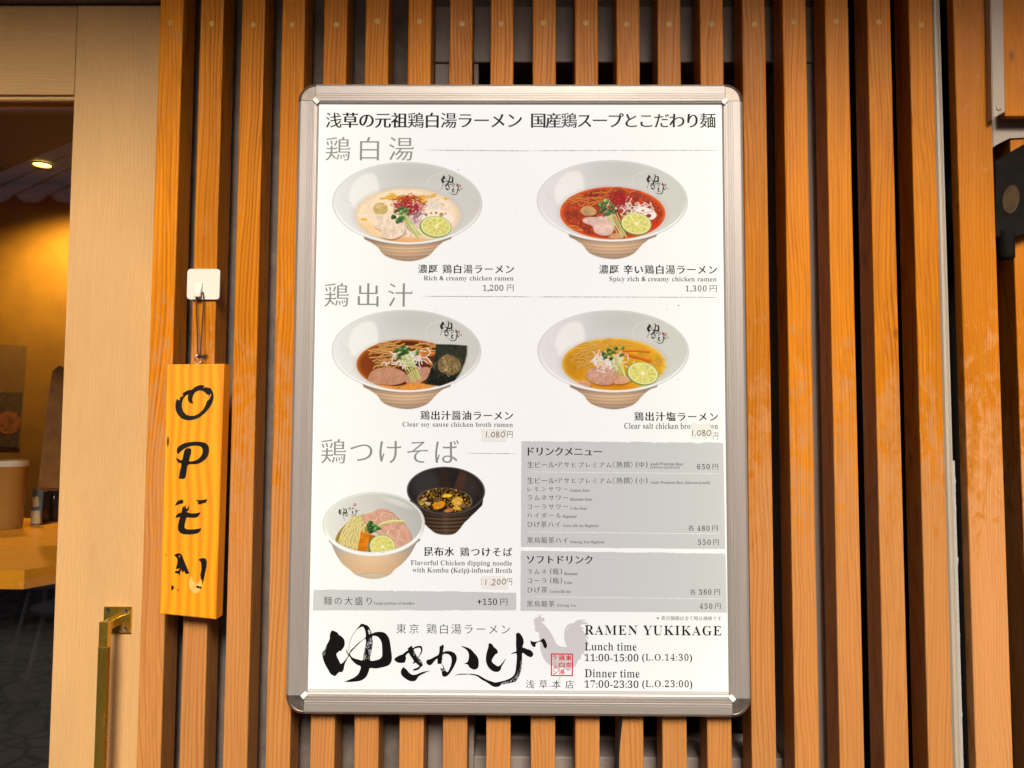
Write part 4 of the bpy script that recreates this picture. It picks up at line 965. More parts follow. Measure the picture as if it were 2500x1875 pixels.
BR['ka'] = (g2, [[(1050, 235), (1085, 225), (1115, 195), (1140, 235), (1130, 290), (1122, 355), (1180, 335), (1250, 332), (1320, 350), (1380, 395), (1405, 460), (1400, 540), (1370, 610), (1330, 690), (1280, 770), (1230, 830), (1180, 862), (1120, 860), (1100, 820), (1090, 760), (1060, 680), (1090, 700), (1120, 680), (1095, 600), (1030, 602), (1005, 585), (1003, 490), (960, 520), (920, 570), (880, 615), (830, 628), (790, 600), (772, 555), (785, 520), (830, 508), (880, 490), (940, 455), (1000, 425), (1030, 400), (1045, 330)],
    [(1115, 405), (1190, 390), (1250, 410), (1290, 460), (1300, 540), (1280, 640), (1240, 730), (1215, 770), (1180, 750), (1150, 700), (1120, 620), (1092, 590), (1105, 500)]])
BR['ka2'] = (g2, [[(1490, 232), (1560, 240), (1640, 265), (1710, 305), (1765, 370), (1820, 430), (1855, 500), (1862, 590), (1855, 660), (1825, 700), (1770, 720), (1710, 700), (1660, 660), (1640, 620), (1600, 603), (1550, 600), (1495, 612), (1570, 590), (1630, 555), (1650, 500), (1658, 420), (1640, 350), (1600, 300), (1545, 262)]])
BR['ke'] = (g3, [[(820, 375), (845, 352), (900, 375), (930, 430), (980, 470), (1018, 520), (1018, 570), (975, 590), (930, 650), (900, 700), (895, 760), (950, 805), (1020, 852), (1080, 820), (1140, 750), (1195, 680), (1150, 780), (1100, 860), (1090, 910), (1050, 960), (985, 975), (910, 955), (830, 890), (780, 800), (762, 700), (775, 580), (800, 490), (818, 430)]])
BR['ke2'] = (g3, [[(1415, 150), (1465, 125), (1510, 155), (1550, 210), (1578, 290), (1575, 370), (1552, 440), (1600, 455), (1650, 480), (1720, 500), (1770, 545), (1788, 600), (1760, 645), (1720, 655), (1650, 625), (1590, 580), (1548, 570), (1545, 700), (1538, 850), (1515, 970), (1480, 1060), (1420, 1160), (1380, 1190), (1270, 1220), (1180, 1235), (1100, 1250), (1050, 1285), (975, 1300), (900, 1280), (850, 1245), (760, 1185), (680, 1145), (600, 1085), (540, 1055), (440, 1035), (330, 1030), (200, 1035), (80, 1050), (200, 1015), (330, 1010), (480, 1015), (600, 1040), (690, 1090), (790, 1145), (880, 1175), (960, 1200), (1060, 1185), (1180, 1155), (1290, 1110), (1360, 1050), (1400, 970), (1415, 850), (1430, 700), (1425, 580), (1380, 575), (1298, 588), (1360, 550), (1420, 525), (1412, 400), (1415, 250)]])
BR['da'] = (g3, [[(1730, 292), (1770, 318), (1830, 322), (1880, 315), (1945, 292), (1975, 260), (2010, 252), (2045, 290), (2075, 360), (2085, 420), (2065, 455), (2040, 462), (2010, 430), (1990, 370), (1962, 322), (1920, 322), (1860, 345), (1835, 380), (1840, 420), (1810, 435), (1770, 420), (1738, 370), (1725, 320)]])
BRM = {}
for key, (fn_, loops) in BR.items():
    o = fill('brush_character', [smooth_pts(L_, True, 2) for L_ in loops], M_brush, sheet, Yp-.0007, fn_); BRM[key] = o
# dry-brush streaks: slivers of paper showing through the ink
def streaks(fn_, segs, n, name='dry_brush_streaks'):
    bm = bmesh.new(); org = None
    for _ in range(n):
        (xa, ya), (xb, yb_), wd = random.choice(segs); t = random.random(); s = random.gauss(0, wd/2.2)
        dx, dy = xb-xa, yb_-ya; L_ = math.hypot(dx, dy); ux, uy = dx/L_, dy/L_
        cx_, cy_ = xa+dx*t-uy*s, ya+dy*t+ux*s; ln = random.uniform(8, 45); w_ = random.uniform(2, 6)
        q = [(cx_-ux*ln/2, cy_-uy*ln/2), (cx_-uy*w_/2, cy_+ux*w_/2), (cx_+ux*ln/2, cy_+uy*ln/2), (cx_+uy*w_/2, cy_-ux*w_/2)]
        bm.faces.new([bm.verts.new((fn_(*a)[0], Yp-.0009-.000001*_, fn_(*a)[1])) for a in q])
    bmesh.ops.recalc_face_normals(bm, faces=bm.faces)
    o = bmpart(name, bm, M_sheet, sheet); o['kind'] = 'stuff'
streaks(g1, [((1115, 320), (1125, 400), 22), ((1160, 480), (1140, 620), 34), ((1110, 560), (1090, 740), 50), ((1160, 620), (1130, 940), 60), ((1040, 640), (1000, 900), 50), ((1020, 850), (1000, 940), 50), ((1150, 720), (1140, 930), 40), ((230, 630), (170, 860), 28)], 330)
streaks(g2, [((520, 370), (600, 480), 34), ((600, 480), (690, 590), 40), ((640, 280), (650, 330), 14), ((1070, 640), (1130, 740), 40)], 90)
streaks(g3, [((1530, 700), (1510, 950), 22), ((1500, 920), (1420, 1100), 50), ((1420, 1110), (1250, 1190), 40), ((1250, 1200), (1080, 1240), 34), ((330, 1018), (410, 1018), 6)], 170)
# small copies of the brush name fired on each bowl
def mini(box_src, box_dst, keys, rot=0):
    """box = (x0,y0,x1,y1) in photo pixels"""
    pass
def bowl_logo(cx, cy, k, skew, red, col_mat):
    if not red: lay = [('yu', (872, 1585), (-8, -11), .185), ('ki', (1000, 1620), (-8, 8), .195), ('ki2', (1000, 1620), (-8, 8), .195), ('ka', (1100, 1605), (8, 1.5), .15), ('ka2', (1100, 1605), (8, 1.5), .15), ('ke', (1215, 1610), (8, 17), .17), ('ke2', (1215, 1610), (8, 17), .17), ('da', (1215, 1610), (8, 17), .17)]
    else: lay = [('yu', (872, 1585), (-12, -1.5), .125), ('ki', (1000, 1620), (-3, 6.5), .13), ('ki2', (1000, 1620), (-3, 6.5), .13), ('ka', (1100, 1605), (7, -8.3), .11), ('ka2', (1100, 1605), (7, -8.3), .11), ('ke', (1215, 1610), (14, 2.5), .125), ('ke2', (1215, 1610), (14, 2.5), .125), ('da', (1215, 1610), (14, 2.5), .125)]
    bm = bmesh.new()
    for key, (sx_, sy_), (dx, dy), sc in lay:
        fn_, loops = BR[key]
        o = BRM[key]; org = WO[o.name]; s0 = U(sx_, sy_, Yp); c0_ = U(cx+dx*k, cy+dy*k, Yp)
        vm = {}
        for v_ in o.data.vertices:
            rx_, rz_ = v_.co.x+org.x-s0.x, v_.co.z+org.z-s0.z
            rx_, rz_ = rx_*sc*k, rz_*sc*k
            vm[v_.index] = bm.verts.new((c0_.x+rx_+skew*rz_, Yp-.0011, c0_.z+rz_-skew*.8*rx_))
        for p_ in o.data.polygons: bm.faces.new([vm[i] for i in p_.vertices])
    for j in range(4):
        x, y = (cx-18.2-j*1.3, cy+1+j*3.6) if not red else (cx-10+j*.8, cy+10+j*3.4); p = [U(x-.9*k, y-1.0*k, Yp), U(x+.9*k, y-1.1*k, Yp), U(x+.8*k, y+1.0*k, Yp), U(x-.9*k, y+1.1*k, Yp)]
        bm.faces.new([bm.verts.new((q.x, Yp-.0011, q.z)) for q in p])
    bmpart('bowl_brush_mark', bm, col_mat, sheet)
    x, y = (cx+21.6, cy+5) if not red else (cx+18.3, cy-17)
    k = .78
    fill('bowl_seal', [[(x-4.0*k, y-4.4*k), (x+4.6*k, y-3.2*k), (x+3.4*k, y+4.6*k), (x-5*k, y+3.4*k)], [(x-2.0*k, y-1.8*k), (x+2.2*k, y-1.2*k), (x+1.4*k, y+1.6*k), (x-2.4*k, y+1.2*k)]], M_seal, sheet, Yp-.0011, lambda a, b: (U(a, b, Yp).x, U(a, b, Yp).z))
M_seal = print_mat('faded_red_seal_print', (.42, .10, .08))
M_mark = print_mat('bowl_mark_print', (.03, .026, .026))

# ---- food pictures: printed colour fields laid over fine grids
class Cv:
    def __init__(s, cr, x0, x1, y0, y1, step=4.6):
        s.cr = cr; s.x = np.arange(x0, x1+step, step); s.y = np.arange(y0, y1+step, step)
        s.X, s.Y = np.meshgrid(s.x, s.y); s.step = step
        s.I = np.ones(s.X.shape+(3,))*.949
        s.clip = None
    def noise(s, scale, seed=0, ax=1.0, ay=1.0):
        r = np.random.default_rng(seed); n = 48; G = r.random((n, n))
        def lk(u, v):
            u = u % n; v = v % n; i = u.astype(int); j = v.astype(int); a = u-i; b = v-j; a = a*a*(3-2*a); b = b*b*(3-2*b)
            i2, j2 = (i+1) % n, (j+1) % n
            return G[j, i]*(1-a)*(1-b)+G[j, i2]*a*(1-b)+G[j2, i]*(1-a)*b+G[j2, i2]*a*b
        u, v = s.X/scale*ax, s.Y/scale*ay
        return lk(u, v)*.6+lk(u*2.1+7, v*2.1+3)*.28+lk(u*4.3+1, v*4.3+9)*.12
    def put(s, m, col, a=1.0, clip=True):
        m = np.clip(m, 0, 1)*a
        if clip and s.clip is not None: m = m*s.clip
        c = np.asarray(col, float)
        if c.ndim == 1: c = c/255.0 if c.max() > 1.5 else c
        s.I = s.I*(1-m[..., None])+c*m[..., None]
    def mul(s, f, m=None):
        if m is None: m = 1
        s.I = s.I*(1+(np.asarray(f)[..., None]-1)*(np.asarray(m)[..., None] if not np.isscalar(m) else m))
    def er(s, cx, cy, rx, ry, rot=0):
        c, sn = math.cos(rot), math.sin(rot); dx, dy = s.X-cx, s.Y-cy
        return np.sqrt(((dx*c+dy*sn)/rx)**2+((-dx*sn+dy*c)/ry)**2)
    def em(s, cx, cy, rx, ry, rot=0, soft=5): return np.clip((1-s.er(cx, cy, rx, ry, rot))*min(rx, ry)/soft+.5, 0, 1)
    def pm(s, pts, soft=5):
        P = np.array(pts, float); x0, y0 = P.min(0)-12; x1, y1 = P.max(0)+12
        m = np.zeros(s.X.shape); ii = np.where((s.y >= y0) & (s.y <= y1))[0]; jj = np.where((s.x >= x0) & (s.x <= x1))[0]
        if len(ii) == 0 or len(jj) == 0: return m
        sl = np.s_[ii[0]:ii[-1]+1, jj[0]:jj[-1]+1]; X, Y = s.X[sl], s.Y[sl]
        ins = np.zeros(X.shape, bool); D = np.full(X.shape, 1e9)
        for a, b in zip(P, np.roll(P, -1, 0)):
            if a[1] != b[1]: ins ^= ((Y < a[1]) != (Y < b[1])) & (X < (b[0]-a[0])*(Y-a[1])/(b[1]-a[1])+a[0])
            d = b-a; t = np.clip(((X-a[0])*d[0]+(Y-a[1])*d[1])/(d@d+1e-9), 0, 1); D = np.minimum(D, np.hypot(X-a[0]-t*d[0], Y-a[1]-t*d[1]))
        m[sl] = np.clip(np.where(ins, D, -D)/soft+.5, 0, 1); return m
    def line(s, pts, w_, col, a=1.0, hi=None, lo=None, taper=False):
        P = np.array(smooth_pts(pts, False, 5) if len(pts) > 2 else pts, float); x0, y0 = P.min(0)-w_-6; x1, y1 = P.max(0)+w_+6
        ii = np.where((s.y >= y0) & (s.y <= y1))[0]; jj = np.where((s.x >= x0) & (s.x <= x1))[0]
        if len(ii) == 0 or len(jj) == 0: return
        sl = np.s_[ii[0]:ii[-1]+1, jj[0]:jj[-1]+1]; X, Y = s.X[sl], s.Y[sl]; D = np.full(X.shape, 1e9); SG = np.zeros(X.shape); Tt = np.zeros(X.shape)
        for k, (a_, b_) in enumerate(zip(P, P[1:])):
            d = b_-a_; t = np.clip(((X-a_[0])*d[0]+(Y-a_[1])*d[1])/(d@d+1e-9), 0, 1); dd = np.hypot(X-a_[0]-t*d[0], Y-a_[1]-t*d[1])
            u = dd < D; D = np.where(u, dd, D); SG = np.where(u, (Y-a_[1]-t*d[1]), SG); Tt = np.where(u, (k+t)/(len(P)-1), Tt)
        hw = w_/2*(np.sqrt(np.clip(1-Tt, .05, 1)) if taper else 1)
        m = np.clip((hw-D)/s.step+.5, 0, 1)*a*np.clip(w_/s.step, .35, 1)
        if s.clip is not None: m = m*s.clip[sl]
        c = np.broadcast_to(np.array(col)/255.0, X.shape+(3,)).copy()
        if hi is not None: k_ = np.clip(-SG/(w_/2), 0, 1)[..., None]; c = c*(1-k_*.8)+np.array(hi)/255.0*k_*.8
        if lo is not None: k_ = np.clip(SG/(w_/2), 0, 1)[..., None]; c = c*(1-k_*.8)+np.array(lo)/255.0*k_*.8
        s.I[sl] = s.I[sl]*(1-m[..., None])+c*m[..., None]
    def build(s, name, mask_keep):
        """the sheet is only covered where something is printed"""
        ny, nx = s.X.shape
        I = np.clip(s.I*1.02, 0, 1); L_ = np.where(I <= .04045, I/12.92, ((I+.055)/1.055)**2.4)
        w_ = np.clip(mask_keep, 0, 1)[..., None]; L_ = L_*w_+np.array(WHITE)*(1-w_)
        # plane position of the grid
        Ypic = Yp-.00045; ox, oy = CR[s.cr]
        px, py = ox+s.X/K6, oy+s.Y/K6
        D = np.stack([FW[i]+(px-CX)/F*RT[i]-(py-CY)/F*UP[i] for i in range(3)], -1); D = D*(Ypic/D[..., 1:2]); D[..., 2] += H
        org = D.reshape(-1, 3).mean(0); V = (D-org).reshape(-1, 3)
        idx = np.arange(ny*nx).reshape(ny, nx); q = np.stack([idx[1:, :-1], idx[1:, 1:], idx[:-1, 1:], idx[:-1, :-1]], -1)
        keep = (mask_keep > .01); kc = keep[1:, :-1] | keep[1:, 1:] | keep[:-1, 1:] | keep[:-1, :-1]; q = q[kc]
        used = np.unique(q); re_ = np.full(ny*nx, -1); re_[used] = np.arange(len(used)); q = re_[q]; V = V[used]; C = L_.reshape(-1, 3)[used]
        me = bpy.data.meshes.new(name); me.vertices.add(len(V)); me.vertices.foreach_set('co', V.astype('f').ravel())
        me.loops.add(q.size); me.loops.foreach_set('vertex_index', q.ravel().astype('i')); me.polygons.add(len(q))
        me.polygons.foreach_set('loop_start', np.arange(0, q.size, 4, dtype='i')); me.polygons.foreach_set('loop_total', np.full(len(q), 4, dtype='i'))
        at = me.color_attributes.new('Col', 'FLOAT_COLOR', 'POINT'); at.data.foreach_set('color', np.concatenate([C, np.ones((len(C), 1))], 1).astype('f').ravel())
        me.update(); me.validate(); return link(name, me, M_pic, sheet, org)

def ramen_bowl(cr, cx, cy, rx, ry, sx, sy, srx, sry, x0, x1, y0, y1):
    c = Cv(cr, x0, x1, y0, y1)
    # foot and flared side
    bl = [(-395, 300), (-330, 352), (-265, 398), (-232, 445), (-190, 478), (-120, 505), (-40, 520), (30, 523), (100, 512), (165, 490), (215, 455), (262, 402), (330, 345), (405, 300), (300, 150), (-300, 150)]
    P = smooth_pts([(cx+a, cy+b) for a, b in bl], True, 3); body = c.pm(P)
    v = np.clip((c.Y-cy-300-((c.X-cx)/400)**2*-60)/225, 0, 1)
    hgt = (c.Y-cy)+((c.X-cx)**2)*.00035
    g_ = np.stack([np.interp(v, [0, .35, .7, 1], a) for a in ([.87, .84, .75, .57], [.73, .70, .62, .48], [.60, .565, .50, .40])], -1)
    c.put(body, g_)
    for k in (395, 422, 452, 484): c.mul(1-.11*np.exp(-((hgt-k)/4.5)**2)+.06*np.exp(-((hgt-k-12)/8)**2), body)
    c.mul(1-.18*np.clip(np.abs(c.X-cx)/330, 0, 1)**2, body)
    c.mul(1-.25*np.exp(-((c.er(cx, cy, rx, ry)-1)/.05)**2), body)
    # rim
    rim = c.em(cx, cy, rx, ry, .012); r_ = c.er(cx, cy, rx, ry, .012)
    c.put(rim, (226, 222, 221))
    c.mul(1-.16*np.exp(-((r_-.995)/.012)**2), rim)
    inn = c.em(cx, cy-5, rx-15, ry-15, .012, 6)
    u = (c.X-cx)/rx; w_ = (c.Y-cy)/ry
    L0 = .800-.045*np.exp(-((u-.1)/.4)**2-((w_+.75)/.35)**2)+.085*np.clip(-u-.25, 0, 1)-.03*np.clip(u, 0, 1)+.03*np.clip(w_, 0, 1)
    c.put(inn, np.stack([L0, L0*(.988+.004*u), L0*(.975-.02*u)], -1))
    hl = smooth_pts([(cx-520, cy-90), (cx-470, cy-200), (cx-380, cy-262), (cx-290, cy-255), (cx-255, cy-160), (cx-260, cy-60), (cx-330, cy+20), (cx-420, cy+60), (cx-500, cy+20)], True, 3)
    c.put(c.pm(hl, 30)*inn, (238, 236, 232), .62)
    c.line([(cx-590, cy-90), (cx-570, cy-30), (cx-500, cy+0)], 5, (180, 180, 184), .5)
    c.line([(cx+175, cy-180), (cx+220, cy-240), (cx+330, cy-280)], 5, (228, 226, 224), .6)
    c.line([(cx+175, cy-180), (cx+190, cy-110), (cx+260, cy-50)], 4, (222, 220, 218), .5)
    c.put(np.exp(-((r_-.965)/.012)**2)*np.clip(w_*2, 0, 1), (244, 243, 241), .8)
    soup = c.em(sx, sy, srx, sry, .012, 5)
    vis = inn*1.0
    c.soup = soup*vis; c.keep = np.maximum(body, rim); c.sr = c.er(sx, sy, srx, sry, .012)
    c.put(np.exp(-((c.sr-1.03)/.05)**2)*inn, (176, 172, 166), .25)
    return c
def soup_fill(c, col, edge, n_amt=.1, seed=1):
    c.clip = None; n = c.noise(60, seed)
    col = np.array(col)/255; edge = np.array(edge)/255
    k = np.exp(-((c.sr-1)/.07)**2)[..., None]
    base = col*(1+(n[..., None]-.5)*2*n_amt); c.put(c.soup, base*(1-k)+edge*k); c.clip = c.soup
R_ = random.Random(5)
def noodles(c, reg, n, ang, col, hi, lo, wd=13, curl=.5, a=1.0):
    for _ in range(n):
        x = R_.uniform(reg[0], reg[2]); y = R_.uniform(reg[1], reg[3]); t = ang+R_.gauss(0, curl*.5); L_ = R_.uniform(80, 200); bnd = R_.gauss(0, curl)*60
        dx, dy = math.cos(t), math.sin(t)*.6
        pts = [(x-dx*L_/2, y-dy*L_/2), (x-dy*bnd*.7, y+dx*bnd*.7), (x+dx*L_/2, y+dy*L_/2)]
        c.line(pts, wd+5, lo, a*.8); c.line(pts, wd, col, a, hi, lo)
def threads(c, cx, cy, rx, ry, n, col, wd=3.2):
    for _ in range(n):
        t = R_.uniform(0, 6.28); r0 = R_.uniform(.1, 1); pts = []
        for k in range(5):
            tt = t+k*R_.uniform(.4, .9); rr = r0*R_.uniform(.4, 1.15); pts.append((cx+rx*rr*math.cos(tt), cy+ry*rr*math.sin(tt)))
        c.line(pts, wd, tuple(max(0, min(255, q+R_.uniform(-25, 25))) for q in col), .9)
def lime(c, cx, cy, rx, ry, rot=0, cut=None):
    m = c.em(cx, cy, rx, ry, rot); 
    if cut is not None: m = m*cut
    c.put(c.em(cx-5, cy+5, rx+1, ry+1, rot)*(1 if cut is None else cut), (84, 124, 50)); c.put(m, (134, 156, 70))
    r = c.er(cx, cy, rx, ry, rot); c.put(np.clip((.98-r)*16, 0, 1)*m, (226, 226, 170)); c.put(np.clip((.89-r)*16, 0, 1)*m, (206, 198, 108))
    th = np.arctan2((c.Y-cy)/ry, (c.X-cx)/rx); seg = np.abs(np.mod(th/(2*math.pi)*10+.3, 1)-.5)*2
    c.put(np.clip((seg-.86)/.1, 0, 1)*np.clip((.86-r)*12, 0, 1)*m, (240, 236, 190), .85)
    fib = c.noise(9, 33, 1, 1); c.mul(.80+.42*fib, np.clip((.86-r)*12, 0, 1)*m)
    c.put(np.exp(-(r/.13)**2)*m, (248, 244, 220), .9)
def leafs(c, L_):
    for x, y, rx, ry, rot, g_ in L_:
        for q in range(2):
            aa = rot+R_.uniform(-.5, .5)+q*1.9; xx, yy = x+math.cos(aa)*rx*.42, y+math.sin(aa)*ry*.42; rr = R_.uniform(.62, .82); gg = g_*R_.uniform(.75, 1.15)
            c.put(c.em(xx+2, yy+4, rx*rr+2, ry*rr*.8+2, aa), (30, 50, 22), .6); c.put(c.em(xx, yy, rx*rr, ry*rr*.75, aa), (56*gg, 100*gg, 48*gg)); c.put(c.em(xx-rx*.12, yy-ry*.2, rx*.40, ry*.26, aa, 8), (128*gg, 176*gg, 100*gg), .65)
def stems(c, x0, y0, x1, y1, n, spread, col=(206, 216, 120), hi=(240, 244, 190), lo=(130, 150, 60), wd=11):
    for k in range(n):
        o = (k/(n-1)-.5); a = (x0+o*spread*1.5+R_.uniform(-8, 8), y0+R_.uniform(-24, 24)); b = (x1+o*spread*.9+R_.uniform(-8, 8), y1+R_.uniform(-26, 14))
        pts = [a, ((a[0]+b[0])/2+R_.uniform(-14, 14), (a[1]+b[1])/2), b]; f = R_.uniform(.78, 1.0)
        c.line(pts, wd*.8+3, (150, 140, 80), .35); c.line(pts, wd*.85, tuple(q*f for q in col), .95, tuple(q*f for q in hi), lo)
def shreds(c, cx, cy, rx, ry, n, col=(240, 234, 226), lo=(170, 150, 140), wd=7):
    for _ in range(n):
        x, y = cx+R_.gauss(0, rx*.4), cy+R_.gauss(0, ry*.4); t = R_.uniform(0, 3.14); L_ = R_.uniform(40, 100); b = R_.gauss(0, 22)
        pts = [(x-math.cos(t)*L_/2, y-math.sin(t)*L_/2), (x+math.sin(t)*b, y-math.cos(t)*b), (x+math.cos(t)*L_/2, y+math.sin(t)*L_/2)]
        c.line(pts, wd+3, lo, .55); c.line(pts, wd, col, .95, (252, 250, 246), lo)
def meat(c, pts, col, edge, seed=3, fib=.4, soft=6):
    m = c.pm(smooth_pts(pts, True, 3), soft); n = c.noise(26, seed, 1, .6); n2 = c.noise(9, seed+1, .5, 1.4)
    sh = c.pm(smooth_pts([(x+6, y+12) for x, y in pts], True, 3), 14); c.put(sh, (60, 30, 15), .4)
    c.put(m, np.array(col)/255*(.82+.22*n+.20*n2*fib*2)[..., None])
    Pm = c.pm(smooth_pts([(x, y) for x, y in pts], True, 3), 34); c.put(m*(1-Pm), edge, .55)

# 1: creamy chicken ramen
c = ramen_bowl(1, 1085, 1092, 677, 372, 1089, 1200, 474, 246, 395, 1775, 705, 1630)
soup_fill(c, (238, 214, 184), (222, 196, 166), .05); sp_ = c.noise(7, 9); c.mul(1-.10*(sp_ > .68), c.soup)
c.put(c.em(740, 1330, 140, 70, 0, 60), (236, 186, 120), .4); c.put(c.em(1000, 1425, 260, 30, 0, 30), (216, 140, 70), .55)
noodles(c, (900, 1030, 1300, 1075), 16, -.12, (224, 170, 60), (248, 210, 120), (190, 130, 40), 13, .3)
noodles(c, (1240, 1070, 1340, 1110), 5, .3, (224, 176, 70), (248, 214, 120), (190, 130, 40), 12, .3)
for x, y in ((692, 1238), (1427, 1050), (950, 1012)): c.put(c.em(x, y, 30, 12, .1), (222, 170, 50), .9)
c.put(c.em(845, 1142, 66, 56), (190, 164, 104)); c.mul(.72+.56*c.noise(10, 4), c.em(845, 1142, 66, 56)); c.put(c.em(830, 1122, 34, 24, 0, 24), (220, 198, 140), .5)
shreds(c, 1330, 1120, 130, 60, 26)
lot = c.pm(smooth_pts([(1200, 1215), (1260, 1165), (1350, 1148), (1440, 1165), (1500, 1215), (1495, 1260), (1400, 1280), (1240, 1270)], True, 3)); c.put(lot, (240, 222, 202))
for x, y, r in ((1300, 1182, 10), (1345, 1178, 12), (1393, 1196, 19), (1255, 1200, 12), (1430, 1185, 8)): c.put(c.em(x, y, r, r*.9), (150, 104, 60)); c.put(c.em(x+3, y+4, r*.6, r*.5), (196, 160, 90))
shreds(c, 1130, 1250, 110, 90, 26, (226, 200, 206), (120, 70, 90), 8); shreds(c, 1120, 1180, 120, 80, 16, (150, 100, 120), (80, 40, 60), 8)
meat(c, [(785, 1240), (830, 1190), (900, 1210), (960, 1270), (1040, 1290), (1062, 1350), (1010, 1395), (940, 1415), (860, 1395), (850, 1340), (790, 1300)], (228, 204, 182), (242, 226, 206), 5, .35)
for k in range(9): c.line([(870+k*17, 1330-k*5), (905+k*17, 1395-k*4)], 3.5, (188, 148, 128), .45)
threads(c, 1090, 1105, 175, 105, 60, (150, 14, 22), 4.2)
c.clip = None; stems(c, 1050, 1190, 1190, 1400, 7, 40)
leafs(c, [(1030, 1125, 24, 26, .3, 1), (1075, 1145, 26, 24, .9, 1.15), (985, 1155, 26, 20, 0, .9), (958, 1205, 26, 24, .5, .8), (1005, 1235, 38, 34, .4, .95), (1040, 1215, 26, 20, 1, 1.3), (1028, 1165, 20, 26, 0, 1.5), (1085, 1175, 18, 14, 0, 1.1)])
lime(c, 1343, 1302, 141, 94, .10)
c.build('bowl_picture', c.keep)
# 2: spicy ramen
c = ramen_bowl(2, 940, 1072, 681, 368, 943, 1181, 474, 237, 248, 1635, 688, 1612)
soup_fill(c, (150, 44, 16), (226, 84, 20), .35, 2); n = c.noise(13, 12); c.put((n > .60)*1.0*c.soup, (196, 74, 30), .55); n = c.noise(9, 15); c.put((n > .72)*1.0*c.soup, (226, 120, 60), .5)
c.put(c.em(1300, 1330, 120, 80, 0, 60), (206, 40, 14), .6)
noodles(c, (540, 1030, 900, 1110), 22, -.3, (214, 110, 36), (240, 160, 80), (120, 44, 14), 12, .5); noodles(c, (740, 960, 1250, 1060), 12, .2, (206, 100, 30), (236, 150, 70), (120, 40, 14), 11, .6)
noodles(c, (520, 1290, 640, 1330), 3, .5, (226, 120, 40), (240, 160, 80), (150, 50, 20), 12, .2)
meat(c, [(650, 1160), (690, 1120), (750, 1120), (800, 1165), (770, 1200), (690, 1200)], (166, 130, 84), (196, 160, 110), 8, .8)
shreds(c, 1110, 1140, 200, 90, 42)
lot = c.pm(smooth_pts([(1130, 1180), (1200, 1120), (1290, 1150), (1340, 1195), (1300, 1240), (1220, 1230), (1150, 1220)], True, 3)); c.put(lot, (240, 222, 214)); c.put(c.em(1267, 1205, 24, 17), (130, 60, 44)); c.put(c.em(1215, 1158, 12, 9), (160, 100, 80))
meat(c, [(670, 1240), (720, 1215), (800, 1215), (880, 1200), (950, 1240), (962, 1310), (930, 1370), (860, 1385), (780, 1355), (760, 1300), (690, 1270)], (216, 180, 168), (160, 96, 54), 9, .35)
meat(c, [(900, 1400), (960, 1360), (1040, 1380), (1030, 1412), (960, 1416)], (196, 140, 100), (200, 110, 50), 10, .4)
threads(c, 1000, 1060, 100, 90, 70, (150, 8, 18), 4.2); c.line([(1060, 1080), (1130, 1150), (1200, 1180), (1300, 1165)], 3.4, (150, 20, 26))
c.clip = None; stems(c, 900, 1150, 1040, 1390, 8, 70, (216, 226, 150), (246, 248, 214), (140, 160, 80), 9)
leafs(c, [(825, 1095, 34, 24, -.5, 1.2), (865, 1110, 24, 18, .2, 1), (885, 1062, 24, 26, .3, 1.7), (935, 1105, 28, 22, .4, 1.3), (850, 1150, 34, 26, 0, .9), (905, 1160, 40, 26, 0, .85), (960, 1160, 22, 26, .3, .8), (870, 1185, 30, 20, 0, .8)])
lime(c, 1155, 1275, 138, 98, .15)
c.build('bowl_picture', c.keep)
# 3: soy ramen
c = ramen_bowl(3, 1077, 874, 675, 372, 1086, 998, 458, 228, 390, 1765, 488, 1408)
soup_fill(c, (84, 36, 18), (190, 104, 30), .25, 3); c.put(c.em(740, 960, 90, 160, .3, 70), (160, 76, 22), .5)
noodles(c, (790, 800, 1300, 900), 46, -.15, (206, 150, 78), (238, 196, 130), (120, 66, 24), 12, .45); noodles(c, (800, 900, 1010, 1020), 26, -.25, (198, 146, 84), (230, 190, 130), (110, 60, 24), 12, .4)
for a in ((1080, 890, 1330, 900), (1180, 880, 1310, 1000), (1190, 920, 1300, 990)): c.line([(a[0], a[1]), ((a[0]+a[2])/2, (a[1]+a[3])/2-10), (a[2], a[3])], 30, (190, 110, 50), 1, (216, 146, 80), (140, 70, 24))
meat(c, [(745, 1080), (800, 1035), (900, 1020), (1010, 1040), (1080, 1090), (1060, 1150), (960, 1180), (850, 1175), (770, 1165), (735, 1140)], (178, 128, 102), (206, 130, 70), 12, .5)
meat(c, [(1070, 1110), (1130, 1050), (1220, 1020), (1290, 1030), (1270, 1110), (1220, 1150), (1160, 1180), (1080, 1165)], (182, 132, 108), (206, 140, 90), 13, .5)
meat(c, [(740, 1170), (860, 1180), (1000, 1190), (1130, 1160), (1260, 1170), (1350, 1190), (1240, 1216), (1000, 1224), (850, 1205)], (214, 138, 60), (220, 150, 70), 14, .4)
c.line([(990, 1215), (1060, 1180), (1180, 1150)], 3.5, (120, 60, 30), .7)
shreds(c, 1090, 950, 190, 90, 70)
c.clip = None; stems(c, 1040, 890, 1170, 1140, 9, 70, (206, 224, 120), (246, 250, 216), (150, 180, 80), 9)
leafs(c, [(992, 860, 24, 26, .3, 1.1), (1040, 835, 28, 20, 0, .9), (1090, 850, 26, 20, .3, 1), (1015, 905, 22, 18, 0, .8), (1060, 880, 34, 28, .3, .8), (1160, 888, 34, 14, -.5, 1.5), (1005, 935, 20, 16, .3, .8), (1035, 855, 22, 16, .5, 1)])
nori = [(1342, 812), (1480, 814), (1622, 824), (1620, 905), (1600, 980), (1560, 1070), (1510, 1140), (1380, 1188), (1245, 1170), (1290, 1060), (1320, 960), (1338, 880)]
nm = c.pm(nori); n1 = c.noise(16, 21); n2 = c.noise(7, 22); c.put(c.pm([(x+8, y+8) for x, y in nori], 12)*c.em(1077, 874, 660, 357), (90, 84, 76), .4)
